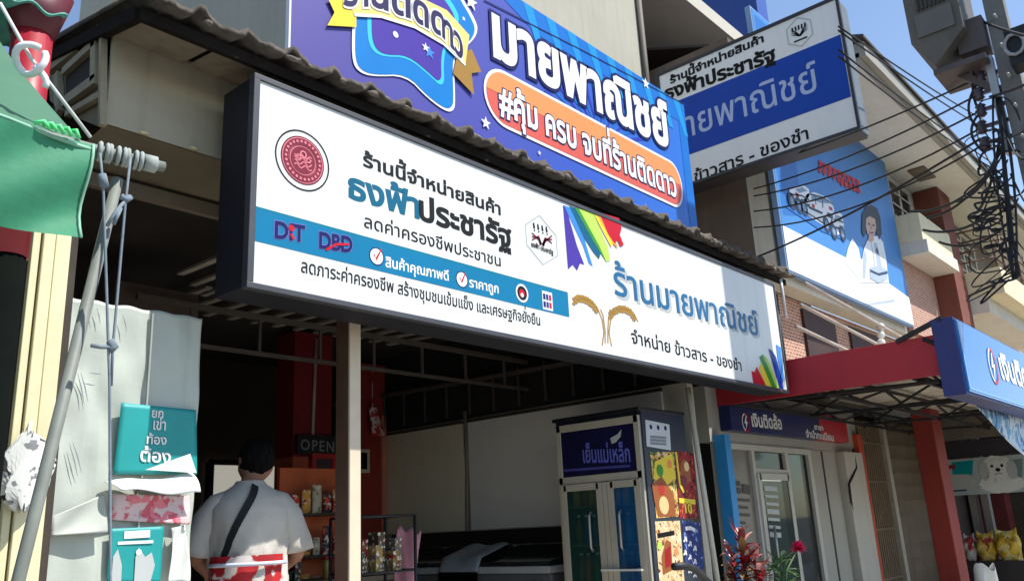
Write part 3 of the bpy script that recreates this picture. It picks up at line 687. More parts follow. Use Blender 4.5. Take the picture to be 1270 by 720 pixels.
for c in ((212, 408), (318, 488), (155, 378), (188, 398), (352, 520), (392, 530)): A.ring(A.uv(*zz([c])[0]), 0, .12, DK, 8, 14); A.ring(A.uv(*zz([c])[0]), 0, .06, MG, 9, 12)
for q_ in ([(215, 425), (255, 450), (318, 492)], [(240, 345), (300, 360), (348, 392)], [(145, 345), (200, 352), (236, 372)], [(148, 372), (205, 402)], [(262, 352), (268, 395)], [(300, 364), (300, 410)], [(352, 462), (398, 478)]): A.line(zz(q_), .022, DK, 8)
for q_ in ([(322, 430), (346, 438), (342, 460), (318, 450)], [(222, 388), (240, 392), (238, 406), (220, 402)], [(380, 492), (398, 498), (396, 510), (378, 504)]): A.poly(zz(q_), DK, 7)
for q_ in ([(250, 398), (262, 402)], [(330, 410), (345, 416)], [(172, 345), (186, 350)]): A.line(zz(q_), .05, RED, 8)
A.poly(zz([(120, 400), (200, 420), (330, 510), (410, 545), (400, 560), (300, 520), (180, 440)]), BBD, 5)
A.build('printed_pickup', bd)
A = Art(GP, 'Y', .002)   # the printed person
HA = ink('print_hair', (40, 40, 52)); SK = ink('print_skin', (196, 160, 140)); SH = ink('print_shade', (170, 184, 200))
A.poly(zz([(478, 760), (484, 660), (498, 590), (520, 545), (560, 540), (585, 570), (598, 640), (612, 760)]), BBW, 6)
A.poly(zz([(484, 520), (486, 440), (504, 404), (530, 396), (556, 412), (572, 455), (578, 530), (566, 560), (550, 520), (548, 470), (520, 450), (506, 470), (504, 530), (494, 548)]), HA, 7)
A.poly(zz([(504, 460), (520, 448), (546, 462), (552, 500), (544, 535), (528, 548), (510, 530), (503, 495)]), SK, 7.5)
A.poly(zz([(516, 540), (538, 538), (542, 562), (524, 572), (514, 560)]), SK, 8)
for q_ in ([(513, 484), (521, 486)], [(534, 490), (543, 493)]): A.line(zz(q_), .03, HA, 9)
A.line(zz([(520, 524), (530, 528), (538, 525)]), .025, MAR, 9); A.line(zz([(527, 495), (526, 510), (530, 511)]), .015, MAR, 9)
A.poly(zz([(540, 570), (556, 576), (574, 660), (590, 756), (572, 756), (556, 670)]), SH, 7); A.poly(zz([(490, 640), (500, 600), (508, 650), (500, 740), (488, 740)]), SH, 7); A.line(zz([(528, 575), (540, 640), (548, 740)]), .02, MG, 8)
A.ring(A.uv(*zz([(556, 612)])[0]), 0, .05, DK, 9, 10)
A.poly(zz([(520, 690), (560, 684), (604, 700), (602, 744), (562, 762), (522, 740)]), SH, 9); A.line(zz([(522, 704), (562, 722), (603, 712)]), .04, DK, 10)
A.build('printed_person', bd)
A = Art(GP, 'Y', .002)   # the red slanted headline, too blurred to read: brush-like strokes
for i in range(9):
    x = 285 + i * 22; y = 215 + i * 11; A.line(zz([(x, y - 26), (x + 6, y), (x - 2, y + 24)]), .09, RED, 6); A.line(zz([(x, y - 20), (x + 16, y - 8)]), .07, RED, 6.5)
for i in range(5):
    x = 385 + i * 20; y = 290 + i * 9; A.line(zz([(x, y - 18), (x + 5, y + 16)]), .08, RED, 6); A.line(zz([(x, y), (x + 14, y + 5)]), .06, RED, 6.5)
A.build('headline', bd)

# ================================================================== WHITE BUILDING WITH BALCONIES
white_wall = mat('white_plaster', (206, 202, 188), .85, .06, 1.5, streak=.15); cream_wall = mat('cream_parapet', (218, 208, 172), .8, .06, 2, streak=.1)
brick = brick_mat('old_brick', (150, 92, 74), (174, 120, 98), (196, 186, 170), 5.5); red_brown = mat('red_brown_wall', (118, 66, 54), .85, .12, 3, streak=.1)
wb = thing('apartment_building', 'white and red brown apartment block with a wide eave soffit and balconies at upper right', 'building', (16, 6, 0))
MB().box(9.7, 34, 4.05, 4.3, 4.1, 7.1).build('front_wall', white_wall, wb)
MB().box(9.7, 9.9, 4.3, 9, 2.6, 7.6).build('end_wall', mat('end_wall_shade_brown', (104, 90, 78), .9, .15, 2, streak=.2), wb)  # dark shade on this end is put into the wall colour
sof = MB(); sof.box(10.5, 34, 2.95, 4.6, 7.1, 7.16); sof.build('soffit', mat('soffit_white', (222, 220, 206), .85, .05, 2, streak=.1), wb)
g = MB(); g.box(10.5, 34, 2.82, 2.95, 7.02, 7.22); g.box(10.5, 34, 2.90, 2.97, 6.98, 7.08); g.build('gutter', mat('gutter_grey', (150, 146, 132), .6, .1, 4), wb)
rfm = MB(); rfm.add([(10.4, 2.78, 7.22), (34, 2.78, 7.22), (34, 8, 9.2), (10.4, 8, 9.2), (10.4, 2.78, 7.26), (34, 2.78, 7.26), (34, 8, 9.24), (10.4, 8, 9.24)], [(0, 1, 2, 3), (4, 5, 6, 7), (0, 1, 5, 4), (2, 3, 7, 6), (0, 3, 7, 4), (1, 2, 6, 5)]); rfm.build('roof', mat('dark_roof_sheet', (72, 66, 60), .8, .15, 4), wb)
sfv = MB()
p = at(1143, 215, Z=7.095); sfv.box(p.x - .35, p.x + .35, p.y - .14, p.y + .14, 7.07, 7.1); sfv.build('soffit_vent', mat('vent_brown', (110, 98, 82), .8, .2, 8), wb)
# upper windows with grilles
def window(x0, x1, z0, z1, y, bars=5):
    f = MB()
    for x in (x0, x1, (x0 + x1) / 2): f.box(x - .04, x + .04, y - .05, y + .01, z0, z1)
    for z in (z0, z1): f.box(x0 - .04, x1 + .04, y - .06, y + .01, z - .04, z + .04)
    for i in range(1, bars): f.box(x0, x1, y - .075, y - .06, z0 + (z1 - z0) * i / bars - .012, z0 + (z1 - z0) * i / bars + .012)
    fo = f.build('window', mat('window_frame_white', (190, 186, 176), .6, .06, 5), wb); MB().box(x0, x1, y - .035, y - .02, z0, z1).build('pane', mat('dark_pane', (34, 38, 40), .15, .1, 2), fo)
p0 = at(1100, 240, Y=4.05); p1 = at(1134, 290, Y=4.05)
window(p0.x, p1.x - .1, 5.75, 6.95, 4.05)
MB().box(14.58, 16.4, 3.55, 4.04, 5.62, 6.12).build('balcony_parapet', cream_wall, wb, .01)
MB().box(14.58, 16.4, 3.5, 4.04, 5.40, 5.62).build('balcony_slab', white_wall, wb)
# brick pier and red-brown wall, then the second balcony with a railing
MB().box(16.42, 17.2, 3.60, 4.04, 2.6, 7.08).build('brown_pier', red_brown, wb)
MB().box(14.6, 16.4, 3.95, 4.04, 4.12, 5.38).build('brick_panel', brick, wb)
MB().box(17.22, 22.5, 3.0, 4.04, 5.05, 5.55).build('balcony_parapet', cream_wall, wb, .01)
MB().box(17.22, 22.5, 3.3, 4.04, 4.75, 5.05).build('balcony_slab', white_wall, wb)
rl = MB()
for i in range(4): rl.tube([(17.25, 3.06, 5.75 + i * .2), (22.4, 3.06, 5.75 + i * .2)], .018, 6)
for i in range(8): rl.tube([(17.3 + i * .72, 3.06, 5.5), (17.3 + i * .72, 3.06, 6.38)], .022, 6)
for i in range(4): rl.tube([(17.25, 3.06, 5.75 + i * .2), (17.25, 4.0, 5.75 + i * .2)], .018, 6)
rl.build('balcony_railing', mat('railing_brown', (96, 66, 54), .6, .15, 6), wb)
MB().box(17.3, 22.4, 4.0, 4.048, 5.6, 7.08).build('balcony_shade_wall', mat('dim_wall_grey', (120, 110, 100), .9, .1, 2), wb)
window(18.2, 20.2, 5.8, 6.9, 4.0)
# storey behind the red canopy: brick wall, dark openings, steel rails
MB().box(7.6, 34, 4.32, 4.5, 2.6, 4.1).build('lower_wall', brick, wb)
for x0, x1 in ((7.75, 9.35), (10.9, 12.0), (12.6, 14.0), (15.0, 16.6), (18, 20)):
    MB().box(x0, x1, 4.28, 4.318, 2.75, 4.0).build('dark_opening', mat('opening_maroon', (58, 36, 36), .7, .2, 3), wb)
lad = MB()
for x in (9.45, 9.9): lad.tube([(x, 4.2, 2.6), (x, 4.2, 4.0)], .02, 6)
for i in range(7): lad.tube([(9.45, 4.2, 2.7 + i * .19), (9.9, 4.2, 2.7 + (i + .5) * .19)], .014, 6); lad.tube([(9.9, 4.2, 2.7 + (i + .5) * .19), (9.45, 4.2, 2.7 + (i + 1) * .19)], .014, 6)
lad.build('steel_lattice', black_metal, wb)
rl = MB()
for i, z in enumerate((3.05, 3.3, 3.55)): rl.tube([(9.9, 4.0 - .1 * i, z + .5), (16.5, 4.0 - .1 * i, z + .1)], .025, 6)
rl.build('pipe_rail', mat('pale_pipe', (176, 164, 156), .5, .1, 5), wb)
jr = MB(); 
for i in range(6): jr.ball((12.6 + random.uniform(-.1, .1), 3.85, 3.3 + i * .12), .06)
tag(jr.build('hanging_ornament', mat('white_ornament', (220, 220, 214), .5, .1, 9)), 'string of small white balls hanging above the red canopy', 'ornament')
# far block closing the street beyond
fb = thing('apartment_building', 'tall shaded block far down the street behind the utility pole', 'building', (32, 5, 0))
MB().box(27, 34.5, 2.6, 4.0, 0, 6.4).build('wall', mat('far_wall', (120, 112, 100), .9, .15, 2, streak=.2), fb)
for i in range(3): MB().box(27.6 + i * 2.2, 28.9 + i * 2.2, 2.56, 2.598, 3.6, 5.2).build('window', mat('dark_pane', (34, 38, 40), .15, .1, 2), fb)

# ================================================================== UTILITY POLE, CABINET, CABLES
pole_m = mat('pole_concrete', (112, 112, 108), .9, .15, 5, bump=.1, streak=.2); cable_m = mat('cable_black', (20, 20, 24), .6, .2, 20)
PX = 7.75; PY = at(1232, 0, X=PX).y
up = thing('utility_pole', 'grey concrete utility pole hung with tangled black cables at the right edge', 'utility pole', (PX, PY, 0))
m_ = MB(); m_.tube([(PX, PY, -.2), (PX, PY, 4), (PX, PY, 8.5)], [.14, .11, .095], 4); pm = m_.build('shaft', pole_m, up); 
for poly in pm.data.polygons: poly.use_smooth = False
zz_ = 3.4
while zz_ < 6.2: MB().tube([(PX - .16, PY, zz_), (PX + .16, PY, zz_)], .012, 6).build('step_bolt', mat('galvanised', (170, 170, 168), .4, .1, 9, metal=.5), up); zz_ += .28
ins = MB(); INS = []
for i, c in enumerate(((1216, 96), (1214, 117), (1217, 137), (1218, 158), (1222, 178))):
    p = at(*c, X=PX); ins.lathe((p.x, p.y, p.z - .06), [(.02, 0), (.045, .02), (.03, .04), (.05, .06), (.03, .08), (.045, .1), (.02, .12)], 10); INS.append(p)
    ins.beam((p.x, p.y, p.z), (PX, PY, p.z), .03, .03)
ins.build('insulator', mat('insulator_brown', (70, 58, 66), .3, .1, 6), up)
m_ = MB(); m_.box(PX - .05, PX + .05, PY + .1, PY + .16, INS[4].z - .15, INS[0].z + .15); m_.build('insulator_rack', mat('galvanised', (170, 170, 168), .4, .1, 9), up)
tb = thing('pole_cabinet', 'grey louvred transformer cabinet bracketed high on the concrete utility pole', 'transformer', (PX, 1.5, 5.4))
cab_m = mat('cabinet_grey_brown', (92, 86, 76), .6, .12, 4, streak=.25)
p = at(1120, 5, X=PX - .25); q = at(1196, 20, X=PX - .25); yb0, yb1 = q.y + .02, p.y
zb_ = at(1130, 55, X=PX - .25).z
m_ = MB(); m_.prism([(PX - .25, yb0, zb_ - .02), (PX - .25, yb1 - .16, zb_ - .28), (PX - .25, yb1, zb_ + .0), (PX - .25, yb1, 7.4), (PX - .25, yb0, 7.4)], (.62, 0, 0)); m_.build('body', cab_m, tb, .008)
m_ = MB()
for i in range(7): m_.box(PX - .275, PX - .25, yb0 + .1 + i * .035, yb0 + .115 + i * .035, zb_ + .28, 7.3)
m_.build('louvre', mat('louvre_dark', (60, 54, 48), .7, .2, 6), tb)
m_ = MB(); m_.box(PX - .272, PX - .25, yb0 + .06, yb0 + .36, zb_ + .02, zb_ + .24); m_.build('access_plate', mat('plate_grey', (96, 92, 84), .5, .1, 5), tb)
m_ = MB(); m_.box(PX - .2, PX + .3, PY + .12, yb1 - .12, zb_ - .34, zb_ - .29); m_.beam((PX, PY + .1, zb_ - .6), (PX, yb0 + .15, zb_ - .32), .06, .06); m_.box(PX - .12, PX + .1, PY + .1, yb0 + .1, zb_ - .2, zb_ + .1); m_.build('bracket', mat('bracket_steel', (84, 74, 70), .6, .15, 6), tb)
CAB_L = 'black overhead cable strung from the utility pole to the buildings'
cabn = 0
def cable(a, b, sag=.1, r=.010, group='overhead cables', label=CAB_L, pts=None):
    a = Vector(a); b = Vector(b); q = []
    for i in range(13):
        t = i / 12; p = a.lerp(b, t); p.z -= sag * 4 * t * (1 - t); q.append(p)
    o = MB().tube(pts or q, r, 6).build('overhead_cable', cable_m); tag(o, label, 'cable', group); return o
for i, y1 in enumerate((208, 234, 243, 262, 282)): cable(INS[i], at(935, y1, X=9.6), .05 + .03 * i, .0095)
cable(at(940, 318, X=9.6), at(1216, 172, X=PX), .06, .012)
for (a, b, yy) in (((1040, 33), (1222, 150), 2.3), ((1040, 38), (1222, 160), 2.25), ((1040, 62), (1235, 205), 2.3), ((1040, 70), (1238, 215), 2.25)): cable(at(*a, Y=yy), at(*b, Y=yy), .04, .010)
cable(at(1222, 28, X=PX), at(1300, 50, X=PX - 1.5), .02, .012); cable(at(1228, 120, X=PX), at(1300, 90, X=PX - 1.5), .02, .012)
for (a, b) in (((1150, 270), (1240, 190)), ((1130, 262), (1236, 205)), ((1145, 285), (1250, 245)), ((1165, 300), (1256, 270)), ((1185, 250), (1245, 175)), ((1205, 270), (1240, 170))): cable(at(*a, X=PX + .6), at(*b, X=PX), .12, .012)
for (a, b) in (((1215, 60), (1196, 118)), ((1216, 98), (1185, 140)), ((1218, 137), (1190, 165))): 
    A0 = at(*a, X=PX); B0 = at(*b, X=PX); C0 = at(a[0] + 4, b[1] + 25, X=PX); q = [A0]
    for i in range(1, 12):
        t = i / 12; q.append(A0 * (1 - t) ** 2 + B0 * 2 * t * (1 - t) * 1.0 + C0 * t * t)
    cable(A0, C0, pts=q + [C0], r=.011, label='short black jumper cable looping beside the pole insulators', group='jumper cables')
ct = MB()     # the tangle: many coils in one mass nobody could count
rnd = random.Random(5)
for k in range(15):
    c0 = at(1226 + rnd.uniform(-10, 30), 150 + k * 13, X=PX - .1); rr = rnd.uniform(.05, .16); q = []; a0 = rnd.uniform(0, 6.28); el = rnd.uniform(.5, 1.6); tl_ = rnd.uniform(-.6, .6); n_ = 30; span = rnd.uniform(3.6, 6.6)
    for i in range(n_):
        a = a0 + i * span / n_; q.append((c0.x + .07 * math.sin(a * .7 + k), c0.y + rr * math.cos(a) + tl_ * .1 * math.sin(a), c0.z + rr * el * math.sin(a + .3 * math.sin(a * 2))))
    ct.tube(q, rnd.choice((.006, .008, .010)), 5)
for k in range(24):
    y_ = 150 + k * 7.9 + rnd.uniform(-8, 8); a = at(1238 + rnd.uniform(-6, 16) + k * .5, y_, X=PX - .1); b = at(1240 + rnd.uniform(-6, 18), y_ + rnd.uniform(8, 60), X=PX - .1); m1 = at(1150 + rnd.uniform(-20, 80), y_ + rnd.uniform(-50, 90), X=PX + rnd.uniform(-.5, .9))
    if k % 4 == 0: b = at(1262 + rnd.uniform(0, 20), y_ + rnd.uniform(-10, 50), X=PX - .3); m1 = a.lerp(b, .5) + Vector((0, 0, -.12))
    ct.tube([a * (1 - t) ** 2 + m1 * 2 * t * (1 - t) + b * t * t for t in [i / 14 for i in range(15)]], rnd.choice((.005, .007, .009)), 5)
for k in range(6):
    a = at(1232 + rnd.uniform(-4, 10), 120, X=PX - .12); b = at(1252 + rnd.uniform(-8, 20), 345, X=PX - .12); m1 = a.lerp(b, .5) + Vector((0, rnd.uniform(-.1, .1), 0)); ct.tube([a * (1 - t) ** 2 + m1 * 2 * t * (1 - t) + b * t * t for t in [i / 14 for i in range(15)]], .009, 5)
for k in range(12):
    c0 = at(1205 + rnd.uniform(0, 55), 255 + rnd.uniform(0, 60), X=PX + .1); ct.ball(tuple(c0), .03, .05, .022, n=6, k=4)
tag(ct.build('cable_tangle', cable_m), 'dense tangle of coiled black cables hanging on the utility pole', 'cables', kind='stuff')
jb = thing('junction_box', 'black splice box with coiled wire on the right of the utility pole top', 'junction box', at(1262, 60, X=PX - .3))
p = at(1262, 62, X=PX - .3); MB().box(p.x - .1, p.x + .12, p.y - .14, p.y + .06, p.z - .16, p.z + .16).build('body', black_metal, jb, .01)
q = [(p.x - .12, p.y + .07 * math.cos(a * .6), p.z + .09 * math.sin(a * .6)) for a in range(12)]; MB().tube(q, .014, 6).build('coil', mat('grey_cable', (150, 150, 150), .5, .1, 9), jb)

# ================================================================== RED CANOPY AND LENDER'S BOX SIGN
cn = thing('canopy', 'dark red street canopy on black steel trusses, right of the long white sign', 'canopy', (9.2, 3, 2.36))
red_fascia = mat('canopy_red', (164, 30, 42), .6, .08, 4, streak=.12); black_truss = mat('truss_black', (30, 28, 30), .6, .2, 6)
MB().box(7.62, 7.666, 1.917, 5.311, 2.412, 2.747).build('side_fascia', red_fascia, cn, .004)
MB().box(7.672, 24.4, 1.917, 1.963, 2.412, 2.747).build('front_fascia', red_fascia, cn)
rf = MB(); rf.grid(lambda u, v: (7.69 + u * 16.6, 1.96 + v * 2.36, 2.69 + .02 * math.sin(u * 16.6 * 28)), 600, 1, thick=.01); rf.build('roof_sheet', mat('canopy_underside', (204, 192, 174), .8, .12, 3, streak=.2), cn)
t_ = MB()
for x in (7.80, 9.6, 11.4, 13.2, 15.2):
    t_.beam((x, 1.98, 2.62), (x, 3.97, 2.62), .035, .035); t_.beam((x, 1.98, 2.38), (x, 3.97, 2.44), .03, .03)
    for i in range(2): t_.beam((x, 2.0 + i * .95, 2.38), (x, 2.48 + i * .95, 2.62), .022, .022); t_.beam((x, 2.48 + i * .95, 2.62), (x, 2.95 + i * .95, 2.4), .022, .022)
for y in (2.15, 3.0, 3.85):
    t_.beam((7.69, y, 2.6), (24, y, 2.6), .03, .03); t_.beam((7.69, y, 2.42), (24, y, 2.42), .03, .03)
    for i in range(8): t_.beam((7.8 + i * 1.8, y, 2.6), (8.7 + i * 1.8, y, 2.42), .022, .022); t_.beam((8.7 + i * 1.8, y, 2.42), (9.6 + i * 1.8, y, 2.6), .022, .022)
t_.build('truss', black_truss, cn)
st = MB(); st.beam(at(1112, 424, X=7.62), at(1168, 394, X=7.56), .03, .04); st.tube([at(1145, 420, X=7.62), at(1168, 430, X=7.62)], .02, 6); st.build('stay_rod', black_truss, cn)
cp = MB(); cp.tube([(15.9, 2.05, .12), (15.9, 2.05, 2.5)], .04); cp.build('canopy_post', black_truss, cn)

bs = thing('lightbox_sign', 'blue lightbox sign with round bolt logo, hung on the front edge of the red canopy', 'sign', (9.8, 1.73, 2.2))
MB().box(7.551, 12.931, 1.732, 1.907, 2.216, 2.862).build('cabinet', mat('lightbox_navy', (34, 42, 104), .45, .1, 5), bs, .006)
MB().box(7.574, 12.908, 1.715, 1.732, 2.239, 2.839).build('face_panel', mat('lightbox_blue', (34, 112, 190), .12, .05, 1.2), bs)
A = Art(1.7125, 'Y', .0012)
A.poly([(7.6, 2.257), (12.8, 2.257), (12.8, 2.274), (7.6, 2.274)], ink('trim_pale_blue', (120, 170, 220)), 1, px=False); A.poly([(7.592, 2.257), (7.62, 2.257), (7.62, 2.828), (7.592, 2.828)], ink('trim_pale_blue', (120, 170, 220)), 1.5, px=False)
A.build('face_trim', bs)
def bolt_logo(A, c, r, L, back):
    A.ring(c, r * .82, r, RED, L, 30, .9); A.ring(c, r * .82, r, W_, L + 1, 30, .9, 100, 250)
    A.poly([(c[0] + x * r, c[1] + y * r) for x, y in ((.1, .75), (-.42, -.1), (-.05, -.1), (-.2, -.75), (.42, .12), (.05, .12), (.3, .75))], W_, L + 1, px=False)
A = Art(1.7125, 'Y', .0012); bolt_logo(A, (8.57, 2.55), .17, 2, BL); A.build('bolt_logo', bs)
A = Art(1.7125, 'Y', .0012); A.text('เงินติดล้อ', (8.85, 2.47), (10.5, 2.47), .185, W_, 2, .04, px=False); A.build('lettering', bs)
tp = MB(); c0 = [at(1199, 492, Y=1.94), at(1300, 528, Y=1.94), at(1300, 596, Y=1.94)]
def tfn(u, v):
    a = c0[0].lerp(c0[1], u); b = c0[0].lerp(c0[2], u); p = a.lerp(b, v); p.y += .03 * math.sin(u * 9 + v * 4) * u; return p
tp.grid(tfn, 24, 10, thick=(0, .003, 0))
tag(tp.build('hanging_banner', blot('tarp_print', (210, 222, 228), [(120, 170, 205), (60, 110, 160)], 7, .56)), 'white and pale blue printed vinyl hanging slack below the blue lightbox sign', 'banner')

# ================================================================== LENDER'S SHOPFRONT
ln = thing('shopfront', 'glass shopfront with aluminium door and navy and red name board under the red canopy', 'shopfront', (9, 4, 0))
FY = 4.0
def fx(px, py=600): return at(px, py, Y=FY).x
white_wall2 = mat('shopfront_white', (164, 160, 148), .7, .05, 2, streak=.08)
MB().box(7.4, 11.3, FY - .02, FY + .12, 2.06, 2.6).build('header_beam', white_wall2, ln)
MB().box(7.63, 9.82, FY - .14, FY - .022, 2.17, 2.46).build('name_board', mat('board_navy', (16, 30, 88), .35, .08, 4), ln)
MB().box(9.822, 10.68, FY - .14, FY - .022, 2.17, 2.46).build('name_board', mat('board_red', (176, 24, 40), .35, .08, 4), ln)
A = Art(FY - .1415, 'Y', .0015); c = A.uv(925, 523.5); bolt_logo(A, c, .095, 1, NAVY); A.build('bolt_logo', ln)
A = Art(FY - .1415, 'Y', .0015); A.text('เงินติดล้อ', (933, 528), (970, 532), .10, W_, 1, .03); A.build('lettering', ln)
A = Art(FY - .1415, 'Y', .0015); A.text('สาขา', (1010, 532), (1021, 533.5), .045, W_, 1, .03); A.text('จำนำทะเบียน', (1000, 541.5), (1034, 546.5), .06, W_, 1, .03); A.build('lettering', ln)
d = MB()
xs = [fx(893), fx(934), fx(944), fx(970), fx(978), fx(1004)]
for x, wd in ((xs[0], .07), (xs[1], .06), (xs[4] - .05, .07), (xs[5] + .02, .09)): d.box(x - wd / 2, x + wd / 2, FY - .04, FY + .04, .15, 2.06)
d.box(xs[0], xs[5], FY - .045, FY + .045, 2.0, 2.058); d.box(xs[1], xs[4], FY - .038, FY + .038, 1.78, 1.82)
dfo = d.build('door_frame', mat('frame_pale', (184, 180, 168), .45, .05, 5), ln)
d = MB(); dx0, dx1 = xs[1] + .05, xs[4] - .1
for x in (dx0, dx1): d.box(x - .035, x + .035, FY - .06, FY - .041, .2, 1.77)
for z in (.24, 1.74): d.box(dx0, dx1, FY - .06, FY - .041, z - .035, z + .035)
dl = d.build('door', mat('frame_pale', (184, 180, 168), .45, .05, 5), ln)
MB().box(dx0 + .035, dx1 - .035, FY - .052, FY - .046, .27, 1.70).build('pane', glass_mat('door_glass', (36, 54, 46), .06, .25), dl)
MB().tube([(dx0 + .1, FY - .1, .85), (dx0 + .1, FY - .1, 1.25)], .015).build('handle', alu, dl)
MB().box(xs[0] + .035, xs[1] - .03, FY - .005, FY + .005, .15, 2.0).build('window_glass', mat('frosted_grey', (116, 108, 98), .3, .08, 1.5), ln)
MB().box(xs[4] - .015, xs[5] - .025, FY - .005, FY + .005, .15, 2.0).build('window_glass', glass_mat('side_glass', (52, 50, 48), .06, .3), ln)
MB().box(xs[1] + .03, xs[4] - .085, FY - .004, FY + .004, 1.82, 2.0).build('transom', glass_mat('transom_glass', (46, 46, 40), .06, .25), ln)
A = Art(FY - .012, 'Y', .001)
for i, (a, b, h) in enumerate((((900, 597), (918, 599), .05), ((901, 606), (919, 608), .06), ((921, 605), (930, 607), .09), ((907, 618), (930, 620), .028), ((907, 627), (928, 629), .028), ((909, 637), (930, 638), .028), ((911, 646), (925, 648), .024))): A.line([a, b], h, ink('sticker_grey', (70, 64, 60)), 1)
A.build('window_sticker', ln)
A = Art(FY - .062, 'Y', .001)
for i in range(7): A.line([(948 + i * 1.1, 605 + i * 9.5), (964 + i * .8, 606 + i * 9.5)], .03 if i % 3 else .05, SILVER, 1)
A.build('door_sticker', ln)
MB().box(xs[5] + .07, fx(1038), FY - .03, FY + .1, .15, 2.058).build('white_panel', white_wall2, ln)
MB().box(fx(1021) - .02, fx(1021) + .02, FY - .036, FY - .031, .15, 2.05).build('panel_gap', black_metal, ln)
MB().box(fx(1040), fx(1063), FY - .12, FY + .1, .15, 2.058).build('white_pilaster', mat('pilaster_white', (186, 180, 166), .7, .05, 3, streak=.1), ln)
MB().box(6.9, 11.2, 5.6, 5.7, .15, 2.6).build('inner_wall', mat('office_wall', (96, 92, 84), .9, .1, 2), ln); MB().box(6.75, 11.2, 4.15, 5.6, 2.56, 2.62).build('ceiling', mat('office_ceiling', (110, 106, 98), .9, .05, 2), ln)
bp_ = MB().box(fx(884, 560), fx(891, 560), 3.86, 3.98, .15, 2.12); tag(bp_.build('blue_post', mat('post_blue', (44, 140, 200), .5, .08, 4)), 'bright blue painted post at the left edge of the glass shopfront', 'post')
# shutters between the shopfront and the pet shop
sg = thing('folding_gate', 'dark folding steel gate with rust orange edge, right of the white shopfront pilaster', 'gate', (11.8, 4, 0))
MB().box(fx(1064), fx(1070), FY - .08, FY + .06, .15, 2.3).build('gate_edge', orange_paint, sg)
gb = MB(); gx = fx(1071)
while gx < fx(1098): gb.box(gx, gx + .035, FY - .04, FY, .15, 2.5); gx += .075
for z in (.5, 1.1, 1.7, 2.2): gb.box(fx(1071), fx(1098), FY - .05, FY - .04, z, z + .03)
gb.build('bars', mat('gate_brown', (124, 104, 80), .7, .2, 6), sg); MB().box(fx(1064), 12.6, FY + .08, FY + .12, .15, 2.6).build('backing', mat('gate_back', (40, 34, 30), .9, .2, 3), sg)
rs = thing('roller_shutter', 'grey brown roller shutter with horizontal ribs between folding gate and orange pillar', 'shutter', (13, 4, 0))
rm = MB(); rm.grid(lambda u, v: (fx(1103) + u * (15.2 - fx(1103)), FY - .02 + .015 * abs(math.sin(v * 40)), .15 + v * 2.4), 1, 160, smooth=False); rm.build('curtain', mat('shutter_grey', (98, 84, 64), .7, .2, 4, streak=.4), rs)
MB().box(fx(1099), fx(1103), FY - .07, FY + .02, .15, 2.55).build('guide_rail', mat('rail_pale', (178, 168, 150), .5, .1, 5), rs)
wr = MB(); wr.tube([at(1058, 556, Y=3.9), at(1062, 580, Y=3.88), at(1053, 600, Y=3.86), at(1058, 640, Y=3.9)], .014, 6); tag(wr.build('rope', cable_m), 'dark knotted rope hanging on the white pilaster beside the folding gate', 'rope')
oc = thing('orange_pillar', 'rust orange square pillar in front of the pet food shop', 'pillar', (12.5, 3.4, 0))
ox0, ox1 = at(1137, 560, Y=3.45).x, at(1166, 560, Y=3.05).x
MB().box(ox0, ox0 + .40, 3.2, 3.45, .12, 2.60).build('shaft', mat('pillar_orange', (136, 42, 30), .65, .12, 3, streak=.2), oc, .01)
MB().box(ox0 - .03, ox0 + .43, 3.17, 3.48, .115, .35).build('plinth', red_paint, oc)
# pet shop
ps_ = thing('pet_shop', 'open fronted pet food shop with a dark header right of the orange pillar', 'shop', (15, 3.2, 0))
KX = 14.0
def kz(px, py): return at(px, py, X=KX)
zt_, zb_k = (kz(1170, 572).z + kz(1270, 561).z) / 2, (kz(1172, 616).z + kz(1270, 608).z) / 2
MB().box(KX, KX + .1, 2.3, 3.98, zt_ + .02, zt_ + .26).build('header', mat('pet_header', (40, 37, 42), .6, .15, 3), ps_)
MB().box(16.6, 16.7, 1.9, 4.2, .12, 2.69).build('rear_wall', mat('pet_wall', (70, 60, 54), .9, .15, 2), ps_); MB().box(KX + .1, 16.6, 3.98, 4.1, .12, 2.69).build('side_wall', mat('pet_wall', (70, 60, 54), .9, .15, 2), ps_)
MB().box(KX - .02, KX + .02, 2.2, 3.98, zt_ + .28, 2.69).build('upper_board', mat('upper_board', (104, 96, 84), .8, .15, 4, streak=.2), ps_)
for px_, M in ((1196, mat('pet_post', (120, 116, 110), .7, .08, 3)), (1212, mat('pet_post', (120, 116, 110), .7, .08, 3))):
    p = kz(px_, 640); MB().box(14.6, 14.75, p.y - .05, p.y + .05, .15, 2.4).build('inner_post', M, ps_)
p = at(1235, 640, X=16.0); MB().box(15.8, 16.2, p.y - .22, p.y + .22, .15, 1.9).build('red_locker', mat('locker_red', (96, 30, 28), .7, .2, 3), ps_)
MB().box(15.0, 16.5, 2.2, 3.0, 1.25, 1.29).build('shelf', dark_timber, ps_)
zs_ = kz(1230, 695).z
MB().box(KX + .0, KX + .55, 2.2, 3.95, .12, zs_).build('front_shelf', mat('shelf_black', (24, 22, 26), .6, .2, 4), ps_)
db = thing('dog_banner', 'wide grey banner printed with a fluffy white dog above the pet shop opening', 'banner', (KX, 3.2, 1.6))
yl, yr = kz(1168, 590).y, kz(1296, 590).y
MB().box(KX - .03, KX - .005, yr, yl, zb_k, zt_).build('vinyl_sheet', mat('banner_grey', (152, 162, 158), .5, .16, 1.8), db)
A = Art(KX - .0315, 'X', .0015); c = A.uv(1238, 585); hgt = zt_ - zb_k
A.poly([(1180, 573), (1207, 570), (1206, 590), (1182, 592)], TEAL, 1); A.poly([(1252, 570), (1268, 568), (1268, 590), (1256, 598)], ink('dog_shadow', (104, 120, 118)), 1)
rn = random.Random(3)
